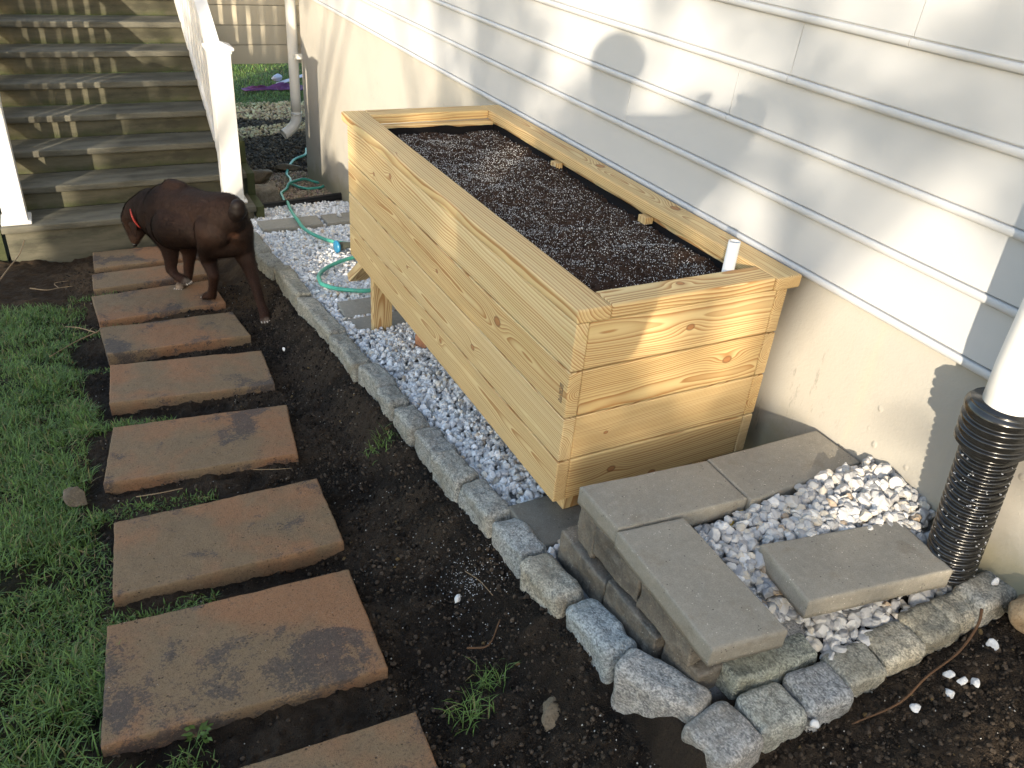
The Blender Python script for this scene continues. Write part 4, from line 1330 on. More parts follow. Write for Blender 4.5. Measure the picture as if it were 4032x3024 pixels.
def build_grass():
    r = np.random.default_rng(21)
    n = 175000
    y = -1.25 + 4.45 * r.random(n) ** 1.15
    edge = -1.135 + 0.035 * np.sin(y * 5) + 0.02 * np.sin(y * 13) + 0.03 * np.maximum(y - 1.5, 0) * 0.6
    x = edge - np.abs(r.normal(0, 1, n)) * 0.0 - 1.35 * r.random(n) ** 1.1
    P = np.stack([x, y, np.zeros(n)], -1)
    far = 2.98 + 0.18 * fbm(P, 3, 3, 71)
    dens = 0.88 + 0.75 * fbm(P, 5.5, 3, 72)
    dens *= 1 - sst(-0.35, 0.05, y - far)
    dens *= 0.30 + 0.70 * sst(0.0, 0.10, edge - x)
    P = P[r.random(n) < dens]
    # tufts between the slabs, near their left ends
    for (yy, x1, k) in ((0.25, -0.87, 550), (0.80, -0.78, 650), (1.42, -0.84, 520), (2.06, -0.80, 300), (2.53, -0.82, 260), (3.10, -0.78, 170), (-0.28, -0.96, 160)):
        xx = -1.16 + (x1 + 1.16) * r.random(k) ** 1.5
        P = np.concatenate([P, np.stack([xx, yy + r.normal(0, 0.022, k) + (xx + 1) * -0.05, np.zeros(k)], -1)])
    n = len(P)
    P[:, 2] = ground_h(P[:, 0], P[:, 1]) - 0.002 + 0.018 * fbm(P * [1, 1, 0], 3.0, 3, 5) + 0.009 * fbm(P * [1, 1, 0], 14, 3, 9)
    big = 0.75 + 0.6 * (fbm(P * [1, 1, 0], 4, 2, 77) + 0.3)
    H = r.uniform(0.017, 0.046, n) * np.clip(big, 0.55, 1.4)
    H = np.where(P[:, 0] > -1.12, H * 0.75, H)
    W = r.uniform(0.0013, 0.0027, n)
    V, F, C = blades(P, H, W, r, 0.75, 3, grass_cols(r, n))
    o = link("lawn_grass", mesh_from("lawn_grass", V, F, M['grass'], False, C))
    tag(o, "green lawn grass along the left side of the slab path", "grass", kind="stuff")
    # far lawn seen under the porch skirting
    n = 26000
    P = np.stack([r.uniform(0.2, 4.2, n), 8.0 + 4.5 * r.random(n) ** 1.3, np.zeros(n)], -1)
    P[:, 1] += 0.15 * P[:, 0]
    P[:, 2] = ground_h(P[:, 0], P[:, 1]) + 0.018 * fbm(P * [1, 1, 0], 3.0, 3, 5) - 0.003
    V, F, C = blades(P, r.uniform(0.03, 0.06, n), r.uniform(0.003, 0.005, n), r, 0.8, 2, grass_cols(r, n, 0.08) * 1.2)
    o = link("far_lawn_grass", mesh_from("far_lawn_grass", V, F, M['grass'], False, C))
    tag(o, "lawn grass seen below the porch skirting behind the house", "grass", kind="stuff")
    # separate tufts in the dark soil
    for (cx, cy, rad, k, hh, lb) in ((-0.215, 0.79, 0.055, 70, 0.05, "small grass tuft in the soil beside the edging stones"),
                                     (-0.335, -0.335, 0.05, 70, 0.05, "upper grass tuft in the soil right of the path"),
                                     (-0.43, -0.40, 0.055, 80, 0.055, "bright grass tuft in the soil beside the lowest slab"),
                                     (-1.03, -0.262, 0.045, 60, 0.05, "grass tuft growing between the two nearest slabs")):
        Q = np.stack([cx + np.clip(r.normal(0, rad * 0.5, k), -rad, rad), cy + np.clip(r.normal(0, rad * 0.45, k), -rad, rad), np.zeros(k)], -1)
        Q[:, 2] = ground_h(Q[:, 0], Q[:, 1]) + 0.018 * fbm(Q * [1, 1, 0], 3.0, 3, 5) + 0.009 * fbm(Q * [1, 1, 0], 14, 3, 9)
        z0 = Q[:, 2].mean()
        Q = Q - np.array([cx, cy, z0])
        V, F, C = blades(Q, r.uniform(0.4, 1.0, k) * hh, r.uniform(0.0010, 0.0018, k), r, 0.9, 3, grass_cols(r, k) * 1.15)
        o = link("grass_tuft", mesh_from("grass_tuft", V, F, M['grass'], False, C), None, (cx, cy, z0))
        tag(o, lb, "grass tuft", "grass tufts in the bare soil")
build_grass()

def build_weed():
    r = np.random.default_rng(4)
    V, F, C, b = [], [], [], 0
    for k in range(26):
        a = r.random() * 6.28; rad = r.uniform(0.004, 0.03); z = 0.012 + 0.02 * r.random()
        c = np.array([rad * math.cos(a), rad * math.sin(a), z])
        L, Wd = r.uniform(0.008, 0.014), r.uniform(0.005, 0.008)
        d = np.array([math.cos(a), math.sin(a), 0.2]); s = np.array([-math.sin(a), math.cos(a), 0.15])
        q = [c - d * L * 0.5, c - s * Wd * 0.6, c + d * L * 0.1 - s * Wd * 0.8 + [0, 0, 0.001], c + d * L, c + d * L * 0.1 + s * Wd * 0.8 + [0, 0, 0.001], c + s * Wd * 0.6]
        V += q; F.append([b + i for i in range(6)]); C += [np.array([0.09, 0.15, 0.03]) * r.uniform(0.7, 1.3)] * 6; b += 6
    x, y = -0.985, -0.205
    o = link("weed", mesh_from("weed", V, F, M['grass'], False, np.array(C)), None, (x, y, float(ground_h(x, y)) + 0.004))
    tag(o, "small leafy weed at the near edge of the biggest slab", "weed")
build_weed()

# ------------------------------------------------------------------ twigs
def twig(name, pts, r0, r1, mat, label, cat="twig", forks=()):
    P = catmull(pts, 6)
    rr = np.linspace(r0, r1, len(P)) * (1 + 0.15 * vnoise(P * 60, 3))
    V, F = tube(P, rr, 7)
    parts = [(V, F)]
    for f in forks:
        Q = catmull(f, 5)
        parts.append(tube(Q, np.linspace(r1 * 1.1, r1 * 0.6, len(Q)), 6))
    Vs, Fs, b = [], [], 0
    for V, F in parts:
        Vs.append(V); Fs += [[i + b for i in f] for f in F]; b += len(V)
    V = np.concatenate(Vs); c = V.mean(0)
    o = link(name, mesh_from(name, V - c, Fs, M[mat], True), None, c)
    return tag(o, label, cat)
def gz(x, y, h=0.0):
    return (x, y, float(ground_h(x, y)) + h)
twig("twig", [gz(0.235, -0.868, 0.022), gz(0.345, -0.885, 0.03), gz(0.43, -0.875, 0.045), gz(0.52, -0.872, 0.06), gz(0.585, -0.855, 0.085), gz(0.615, -0.835, 0.10)], 0.0019, 0.0034, 'twig_dark', "long brown twig lying along the sunlit edging stones")
twig("twig", [gz(-1.25, 2.17, 0.055), gz(-1.16, 2.30, 0.06), gz(-1.12, 2.36, 0.055), gz(-1.05, 2.40, 0.065), gz(-1.03, 2.45, 0.06)], 0.0016, 0.0028, 'twig', "pale forked twig lying on the lawn grass", forks=[[gz(-1.05, 2.40, 0.06), gz(-1.12, 2.50, 0.062), gz(-1.18, 2.55, 0.06)]])
twig("twig", [gz(-1.50, 3.50, 0.02), gz(-1.44, 3.66, 0.06), gz(-1.38, 3.80, 0.10), gz(-1.345, 3.90, 0.16)], 0.004, 0.0025, 'twig', "slender stick leaning on the bare soil before the stairs")
twig("twig", [gz(-1.34, 3.36, 0.015), gz(-1.26, 3.30, 0.02), gz(-1.20, 3.34, 0.018), gz(-1.13, 3.36, 0.015)], 0.003, 0.002, 'twig', "crooked little twig on the brown soil at the path's left", forks=[[gz(-1.20, 3.34, 0.015), gz(-1.22, 3.43, 0.02), gz(-1.15, 3.46, 0.02)]])
twig("twig", [gz(-0.35, -0.22, 0.014), gz(-0.30, -0.24, 0.016), gz(-0.25, -0.20, 0.016)], 0.003, 0.0018, 'twig_dark', "short dark root on the soil above the grass tufts")
twig("twig", [gz(-0.245, 0.02, 0.01), gz(-0.238, -0.05, 0.02), gz(-0.232, -0.12, 0.012)], 0.0013, 0.0010, 'twig', "straight dry stalk on the soil near the tan edging stone")
twig("twig", [gz(-0.66, 0.80, 0.075), gz(-0.60, 0.78, 0.07), gz(-0.54, 0.76, 0.07)], 0.0013, 0.001, 'twig', "dry grass stalk across the reddish slab's near edge")
twig("twig", [gz(-1.02, 0.86, 0.03), gz(-0.95, 0.845, 0.034), gz(-0.88, 0.85, 0.03)], 0.002, 0.0016, 'twig', "pale straw in the grass between two slabs")
# strip of yellow tape under the corner paver
V, F = cbox(-0.05, 0.05, -0.004, 0.004, -0.0015, 0.0015, 0.001)
o = link("yellow_strip", mesh_from("yellow_strip", V, F, M['yellow']), None, (0.302, -0.368, 0.150), (0, R(-4), R(26)))
tag(o, "short yellow strip poking out from under the corner paver", "strip")

# ------------------------------------------------------------------ stairs
SY0, SZ1, RUN, RISE = 4.0, -0.60, 0.245, 0.1517
SX0, SX1 = -1.46, 0.035
def build_stairs():
    st = empty("porch_stairs", "weathered grey mossy steps rising away at the upper left", "stairs", ((SX0 + SX1) / 2, SY0, SZ1 - 0.17))
    base = np.array([(SX0 + SX1) / 2, SY0, SZ1 - 0.17])
    def put(name, V, F, mat, ctr, smooth=False):
        return link(name, mesh_from(name, V, F, M[mat], smooth), st, tuple(np.array(ctr) - base))
    for k in range(11):
        yn = SY0 + k * RUN; zt = SZ1 + k * RISE
        V, F = rbox((SX1 - SX0, RUN + 0.035, 0.042), 0.008, 16, 0.0015, 12, 400 + k, 3)
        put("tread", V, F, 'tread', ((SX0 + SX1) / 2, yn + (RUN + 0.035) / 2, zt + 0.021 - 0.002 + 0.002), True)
        hgt = RISE - 0.043 if k else 0.30
        V, F = rbox((SX1 - SX0 - 0.03, 0.03, hgt), 0.004, 14, 0.001, 10, 430 + k, 2)
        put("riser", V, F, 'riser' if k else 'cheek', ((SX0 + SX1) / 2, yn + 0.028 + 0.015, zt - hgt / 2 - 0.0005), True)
    for x in (SX0 - 0.075, SX1 + 0.004):
        # stepped cheek walls
        prof = [(SY0 + 0.02, SZ1 - 0.40)]
        for k in range(11):
            prof += [(SY0 + k * RUN + 0.02, SZ1 + k * RISE + 0.03), (SY0 + (k + 1) * RUN + 0.02, SZ1 + k * RISE + 0.03)]
        prof += [(SY0 + 11 * RUN + 0.02, SZ1 - 0.40)]
        prof = np.array(prof)
        x1 = x + (0.070 if x < -1 else 0.05)
        V = np.concatenate([np.stack([np.full(len(prof), q), prof[:, 0], prof[:, 1]], -1) for q in (x, x1)])
        m = len(prof)
        F = [list(range(m)), list(range(2 * m - 1, m - 1, -1))] + [[i, i + m, (i + 1) % m + m, (i + 1) % m] for i in range(m)]
        c = V.mean(0)
        put("cheek_wall", V - c, F, 'cheek', c)
    return st
build_stairs()

def build_railing(x, label, nyoff=0.0):
    y_n = 4.125 + nyoff
    zb = SZ1 + 0.042
    rl = empty("stair_railing", label, "railing", (x, y_n, zb), "white stair railings")
    base = np.array([x, y_n, zb])
    def put(name, V, F, parent=rl, mat='pvc', off=base):
        return link(name, mesh_from(name, np.asarray(V) - off, F, M[mat]), parent)
    sl = RISE / RUN
    pt = 0.39                                    # post top
    V, F = cbox(x - 0.063, x + 0.063, y_n - 0.063, y_n + 0.063, zb + 0.001, pt, 0.004)
    post = put("newel_post", V, F)
    V, F = join([cbox(x - 0.082, x + 0.082, y_n - 0.082, y_n + 0.082, zb + 0.0005, zb + 0.022, 0.006)])
    put("base_trim", V, F, post)
    c1 = cbox(x - 0.070, x + 0.070, y_n - 0.070, y_n + 0.070, pt + 0.0005, pt + 0.020, 0.003)
    c2 = cbox(x - 0.082, x + 0.082, y_n - 0.082, y_n + 0.082, pt + 0.0205, pt + 0.038, 0.003)
    pv = np.array([[x - .081, y_n - .081, pt + .0385], [x + .081, y_n - .081, pt + .0385], [x + .081, y_n + .081, pt + .0385], [x - .081, y_n + .081, pt + .0385], [x, y_n, pt + .072]])
    pf = [[0, 1, 4], [1, 2, 4], [2, 3, 4], [3, 0, 4], [3, 2, 1, 0]]
    V, F = join([c1, c2])
    V = np.concatenate([V, pv]); F = [list(f) for f in F] + [[q + len(V) - 5 for q in f] for f in pf]
    put("post_cap", V, F, post)
    y_a, y_b = y_n + 0.0635, SY0 + 10.4 * RUN
    def beam(z_at, hw, hh, y0, y1):
        V = []
        for y in (y0, y1):
            z = z_at + (y - y_n) * sl
            V += [[x - hw, y, z - hh], [x + hw, y, z - hh], [x + hw, y, z + hh], [x - hw, y, z + hh]]
        return np.array(V, float), np.array([[0, 1, 2, 3][::-1], [4, 5, 6, 7], [0, 1, 5, 4], [1, 2, 6, 5], [2, 3, 7, 6], [3, 0, 4, 7]])
    zt0, zb0 = 0.285, zb + 0.10
    V, F = beam(zt0, 0.040, 0.040, y_a, y_b)
    put("top_rail", V, F)
    V, F = beam(zb0, 0.028, 0.038, y_a, y_b)
    put("bottom_rail", V, F)
    y = y_a + 0.075
    while y < y_b - 0.05:
        zb_ = zb0 + 0.0385 + (y - y_n) * sl; zt_ = zt0 - 0.0405 + (y - y_n) * sl
        V, F = box_vf(x - 0.019, x + 0.019, y - 0.019, y + 0.019, zb_ + 0.013, zt_ - 0.013)
        V = V.copy()
        V[:, 2] += (V[:, 1] - y) * sl
        link("baluster", mesh_from("baluster", V - base, F, M['pvc']), rl)
        y += 0.117
    V, F = cbox(x - 0.063, x + 0.063, y_b, y_b + 0.126, SZ1 + 10 * RISE + 0.044, 2.10, 0.004)
    put("upper_post", V, F)
    return rl
build_railing(-1.372, "left white stair railing, its post at the picture's left edge", -0.02)
build_railing(-0.085, "right white stair railing with the capped newel post behind the dog", 0.03)

def build_skirting():
    sk = empty("porch_skirting", "beige boarded porch skirting between the stairs and the house corner", "skirting", (0.6, 5.78, 0))
    base = np.array([0.6, 5.78, 0])
    z = -0.005
    for k in range(12):
        h = 0.147
        V, F = cbox(0.05, 2.2, 5.75, 5.775, z, z + h - 0.004, 0.003)
        link("skirting_board", mesh_from("skirting_board", V - base, F, M['skirt']), sk)
        z += h
    V, F = box_vf(0.05, 2.2, 5.778, 5.80, 0.03, z)
    link("backing", mesh_from("backing", V - base, F, M['cheek']), sk)
    V, F = cbox(0.05, 2.2, 5.70, 7.4, z + 0.002, z + 0.04, 0.003)
    link("porch_floor", mesh_from("porch_floor", V - base, F, M['skirt']), sk)
    for x in (1.6, 2.1):
        V, F = cbox(x - 0.045, x + 0.045, 5.81, 5.90, -0.95, z, 0.003)
        link("support_post", mesh_from("support_post", V - base, F, M['skirt']), sk)
build_skirting()

# ------------------------------------------------------------------ downspouts
def build_far_downspout():
    x, y = 0.690, 5.43
    d = empty("downspout", "slim white downspout with a ribbed elbow at the far house corner", "downspout", (x, y, -0.5))
    base = np.array([x, y, -0.5])
    P = np.array([[x, y, z] for z in np.linspace(3.6, -0.33, 30)])
    V, F = tube(P, 0.040, 20)
    link("pipe", mesh_from("pipe", V - base, F, M['downspout'], True), d)
    P = np.array([[x, y, -0.315], [x, y, -0.345]])
    V, F = tube(P, 0.0425, 20)
    link("collar", mesh_from("collar", V - base, F, M['downspout'], True), d)
    a = np.linspace(0, R(62), 40)
    rad = 0.13
    P = np.stack([x - rad * (1 - np.cos(a)), y - 0.25 * rad * (1 - np.cos(a)), -0.346 - rad * np.sin(a)], -1)
    T = P[-1] - P[-2]; T /= np.linalg.norm(T)
    P = np.concatenate([P, [P[-1] + T * q for q in np.linspace(0.01, 0.06, 5)]])
    rr = 0.040 + 0.0022 * np.sin(np.arange(len(P)) * 1.9)
    rr[-5:] = 0.0405
    V, F = tube(P, rr, 20, False)
    e = link("elbow", mesh_from("elbow", V - base, F, M['downspout'], True), d)
    e.modifiers.new("thick", 'SOLIDIFY').thickness = -0.002
    V, F = cbox(x - 0.01, XW - 0.002, y - 0.06, y - 0.036, 0.10, 0.14, 0.002)
    link("bracket", mesh_from("bracket", V - base, F, M['downspout']), d)
build_far_downspout()

def build_drain():
    ax = lambda z: np.array([0.637 + (0.600 - z) * 0.105 if z < 0.6 else 0.637, -0.684 - (0.60 - z) * 0.03 if z < 0.6 else -0.684, z])
    d = empty("downspout", "thick white downspout entering the black ribbed pipe at the right edge", "downspout", tuple(ax(0.6)))
    P = np.array([ax(z) for z in np.linspace(4.2, 0.50, 20)])
    V, F = tube(P, 0.0505, 36)
    link("pipe", mesh_from("pipe", V - ax(0.6), F, M['pvc_pipe'], True), d)
    t = empty("drain_pipe", "black corrugated drain pipe standing in the white gravel", "drain pipe", tuple(ax(0.17)))
    base = ax(0.17)
    # adapter: few fat ribs, open rim
    def ribbed(z0, z1, r_in, r_out, pitch, rim=False):
        zs = np.arange(z0, z1, -0.0016)
        ph = ((z0 - zs) / pitch) % 1.0
        rr = r_in + (r_out - r_in) * sst(0.12, 0.32, ph) * (1 - sst(0.68, 0.88, ph))
        P = np.array([ax(z) for z in zs])
        if rim:
            Pi = np.array([ax(z) for z in np.linspace(z0 - 0.06, z0, 6)])
            P = np.concatenate([Pi, P]); rr = np.concatenate([np.full(6, r_in - 0.008), rr])
        return tube(P, rr, 48, False)
    V, F = ribbed(0.606, 0.500, 0.068, 0.0765, 0.026, True)
    link("adapter", mesh_from("adapter", V - base, F, M['black_plastic'], True), t)
    V, F = ribbed(0.4995, 0.13, 0.0505, 0.0595, 0.0185)
    link("corrugated_tube", mesh_from("corrugated_tube", V - base, F, M['black_plastic'], True), t)
    r = np.random.default_rng(9)
    gm = NT("water_drop", 0.03, 0.6)
    gm.b.inputs["Transmission Weight"].default_value = 0.85
    gm.b.inputs["Base Color"].default_value = (0.9, 0.92, 0.95, 1)
    dv = []
    sv, sf = ICO[1]
    for _ in range(150):
        z = r.uniform(0.15, 0.48); a = r.uniform(math.pi * 0.75, math.pi * 1.75)
        p0 = ax(z) + np.array([math.cos(a), math.sin(a), 0]) * 0.0585
        dv.append((sv * r.uniform(0.0012, 0.0026) * np.array([1, 1, 0.8]) + p0 - base, sf))
    V, F = join(dv)
    o = link("water_drops", mesh_from("water_drops", V, F, gm.m, True), t)
    o["kind"] = "stuff"
    zz = np.linspace(0.5005, 0.4995, 2)
    V, F = tube(np.array([ax(0.5015), ax(0.4985)]), 0.067, 48)
    link("step_ring", mesh_from("step_ring", V - base, F, M['black_plastic'], True), t)
build_drain()

# ------------------------------------------------------------------ hose
def build_hose():
    g = [(0.98, 6.30), (0.914, 6.104), (0.768, 5.952), (0.62, 5.60), (0.582, 5.331), (0.540, 5.091), (0.588, 4.884), (0.665, 4.86), (0.730, 4.885), (0.772, 4.990), (0.732, 5.110), (0.660, 5.140), (0.591, 5.110), (0.500, 5.010), (0.451, 4.916), (0.380, 4.78), (0.354, 4.631), (0.330, 4.46), (0.317, 4.326), (0.285, 4.12), (0.263, 3.934), (0.235, 3.70), (0.227, 3.510), (0.249, 3.301), (0.300, 3.136), (0.384, 3.038), (0.46, 2.94), (0.50, 2.82), (0.46, 2.72), (0.40, 2.735), (0.322, 2.755), (0.209, 2.700), (0.103, 2.603), (0.040, 2.50), (0.022, 2.42), (0.016, 2.34), (0.067, 2.237), (0.175, 2.156), (0.27, 2.16), (0.33, 2.27), (0.34, 2.40), (0.335, 2.55), (0.42, 2.60), (0.55, 2.5)]
    def hz(i, x, y):
        z = -0.072 - 0.14 * min(y, 5.6) + 0.013
        if 3.60 < y < 3.90:
            z += 0.012
        if y > 4.35:
            z = float(ground_h(x, y)) + 0.030
        if i in (11, 12, 13):
            z += 0.024
        if i in (40, 41):
            z += 0.0
        return z
    P = [(x, y, hz(i, x, y)) for i, (x, y) in enumerate(g)]
    C = catmull(P, 10)
    V, F = tube(C, 0.0108, 14)
    c = np.array([0.3, 3.2, -0.5])
    h = link("garden_hose", mesh_from("garden_hose", V - c, F, M['hose'], True), None, c)
    tag(h, "green garden hose snaking over the white gravel behind the planter", "hose")
    # spray nozzle at the end of the hose
    o0 = np.array([0.30, 2.97, -0.462]); dr = np.array([-0.93, -0.10, 0.02]); dr /= np.linalg.norm(dr)
    prof = [(-0.16, 0.011), (-0.10, 0.012), (-0.085, 0.015), (-0.07, 0.016), (-0.02, 0.022), (0.012, 0.030), (0.013, 0.034)]
    V, F = tube(np.array([o0 + dr * a for a, r_ in prof]), [r_ for a, r_ in prof], 20)
    nz = link("spray_nozzle", mesh_from("spray_nozzle", V - c, F, M['nozzle'], True), h)
    V, F = tube(np.array([o0 + dr * 0.0135, o0 + dr * 0.031, o0 + dr * 0.032]), [0.037, 0.037, 0.030], 24)
    link("nozzle_ring", mesh_from("nozzle_ring", V - c, F, M['blue'], True), nz)
    V, F = tube(np.array([o0 + dr * -0.26, o0 + dr * -0.12]), [0.009, 0.009], 12)
    link("nozzle_stem", mesh_from("nozzle_stem", V - c, F, M['blue'], True), nz)
build_hose()

# black plastic edging strip
def build_edging():
    pts = np.array([[0.03, 4.28], [0.2, 4.31], [0.45, 4.365], [0.745, 4.43]])
    prof = [(-0.012, 0), (-0.012, 0.02), (-0.016, 0.03), (-0.012, 0.04), (-0.016, 0.052), (-0.012, 0.062), (-0.010, 0.078), (0, 0.086), (0.010, 0.078), (0.012, 0)]
    V, F = [], []
    P = np.array([np.append(p, 0) for p in pts])
    C = catmull(P, 6)
    for p in C:
        z = float(ground_h(p[0], p[1])) - 0.012
        for a, h in prof:
            V.append((p[0] - a * 0.2, p[1] + a, z + h))
    k = len(prof)
    for i in range(len(C) - 1):
        for j in range(k - 1):
            F.append([i * k + j, (i + 1) * k + j, (i + 1) * k + j + 1, i * k + j + 1])
    F.append(list(range(k))); F.append([(len(C) - 1) * k + j for j in range(k)][::-1])
    V = np.array(V); c = V.mean(0)
    o = link("edging_strip", mesh_from("edging_strip", V - c, F, M['edging'], False), None, c)
    tag(o, "black plastic edging strip between white and tan gravel", "edging strip")
build_edging()

# cloth heap on the far lawn
def build_cloths():
    r = np.random.default_rng(31)
    def heap(x0, x1, y0, y1, mat, name, label, amp, seed):
        n, m = 60, 24
        X, Y = np.meshgrid(np.linspace(x0, x1, n), np.linspace(y0, y1, m), indexing='ij')
        P = np.stack([X, Y, X * 0], -1)
        u = (X - x0) / (x1 - x0); v = (Y - y0) / (y1 - y0)
        fall = np.minimum(1, 5 * np.minimum(np.minimum(u, 1 - u), np.minimum(v, 1 - v)))
        X = X + 0.10 * fbm(P, 3, 2, seed + 2); Y = Y + 0.10 * fbm(P, 3, 2, seed + 4)
        Z = ground_h(X, Y) + 0.035 + amp * fall * (0.6 + fbm(P, 7, 3, seed))
        V = np.stack([X, Y, Z], -1).reshape(-1, 3)
        idx = np.arange(n * m).reshape(n, m)
        F = np.stack([idx[:-1, :-1], idx[1:, :-1], idx[1:, 1:], idx[:-1, 1:]], -1).reshape(-1, 4)
        c = V.mean(0)
        o = link(name, mesh_from(name, V - c, F, M[mat], True), None, c)
        o.modifiers.new("thick", 'SOLIDIFY').thickness = 0.006
        tag(o, label, "cloth", "things left on the far lawn")
    heap(0.98, 1.66, 8.80, 9.02, 'pink', "play_cloth", "crumpled purple cloth lying on the far lawn", 0.045, 3)
    heap(1.64, 2.10, 8.74, 8.98, 'red_cloth', "play_cloth", "pink cloth on the far lawn beside the downspout", 0.05, 9)
    V, F = cbox(-0.32, 0.32, -0.045, 0.045, -0.004, 0.004, 0.002)
    o = link("pale_strip", mesh_from("pale_strip", V, F, M['pale_cloth']), None, (1.66, 9.02, float(ground_h(1.66, 9.02)) + 0.15), (0, R(-13), R(10)))
    tag(o, "pale blue strip lying across the purple cloth", "strip", "things left on the far lawn")
    stone("paper_ball", (1.36, 9.02, float(ground_h(1.36, 9.0)) + 0.14), (0.07, 0.06, 0.07), 'pale_cloth', "crumpled white ball on top of the purple cloth", "paper", 44, "things left on the far lawn")
build_cloths()

# ------------------------------------------------------------------ organic bodies
def capsules(chains, step=0.35, sub=2):
    """union of tapered limbs as overlapping spheres, fused by a voxel remesh into one skin"""
    V, F, b = [], [], 0
    sv, sf = ICO[sub]
    for ch in chains:
        ch = np.array(ch, float)
        for a, c in zip(ch[:-1], ch[1:]):
            L = np.linalg.norm(c[:3] - a[:3])
            n = max(1, int(L / (min(a[3], c[3]) * step)))
            for t in np.linspace(0, 1, n + 1):
                p = a * (1 - t) + c * t
                V.append(sv * p[3] + p[:3]); F.append(sf + b); b += len(sv)
    return np.concatenate(V), np.concatenate(F)

def organic(name, chains, mat, voxel, smooth_it, parent, off):
    V, F = capsules(chains)
    o = link(name, mesh_from(name, V - np.array(off), F, mat, True), parent)
    rm = o.modifiers.new("fuse", 'REMESH'); rm.mode = 'VOXEL'; rm.voxel_size = voxel; rm.use_smooth_shade = True
    s = o.modifiers.new("relax", 'SMOOTH'); s.factor = 0.5; s.iterations = smooth_it
    return o

def m_fur():
    n = NT("brown_fur", 0.7, 0.15)
    a = n.noise(n.obj, 7, 3)
    f = n.noise(n.scale(n.obj, (1, 1, 0.45)), 420, 3, 0.7)
    g = n.noise(n.scale(n.obj, (1, 1, 0.5)), 38, 3, 0.6)
    c = n.mix(n.ramp(a, 0.3, 0.7), (0.0085, 0.0040, 0.0026), (0.0165, 0.0075, 0.0045))
    c = n.mix(n.mul(n.ramp(f, 0.4, 0.75), 0.5), c, (0.028, 0.013, 0.0075))
    x, y, z = n.sep(n.obj)
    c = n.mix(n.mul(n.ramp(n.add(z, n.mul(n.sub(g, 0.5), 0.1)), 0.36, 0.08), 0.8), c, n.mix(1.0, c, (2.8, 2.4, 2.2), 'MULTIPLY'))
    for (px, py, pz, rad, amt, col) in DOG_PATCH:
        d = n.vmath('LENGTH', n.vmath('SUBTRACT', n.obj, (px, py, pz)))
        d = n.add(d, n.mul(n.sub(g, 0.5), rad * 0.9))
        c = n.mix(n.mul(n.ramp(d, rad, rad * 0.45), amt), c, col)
    n.color(c)
    n.bump(n.add(f, n.mul(g, 0.6)), 0.5, 0.004)
    return n.m
OFF = (-0.50, 2.80, -0.60)
def _dp(p, rad, amt, col):
    return (p[0] - OFF[0], p[1] - OFF[1], p[2] - OFF[2], rad, amt, col)
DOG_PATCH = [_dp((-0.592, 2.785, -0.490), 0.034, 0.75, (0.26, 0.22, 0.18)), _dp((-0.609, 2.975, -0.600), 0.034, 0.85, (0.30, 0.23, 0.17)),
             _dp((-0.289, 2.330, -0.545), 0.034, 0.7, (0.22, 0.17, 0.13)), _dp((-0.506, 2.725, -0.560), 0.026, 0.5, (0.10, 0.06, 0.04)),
             _dp((-0.372, 2.50, -0.145), 0.034, 0.6, (0.09, 0.042, 0.026)), _dp((-0.800, 3.19, -0.40), 0.05, 0.45, (0.055, 0.030, 0.018)), _dp((-0.81, 3.2, -0.30), 0.06, 0.4, (0.045, 0.022, 0.012))]

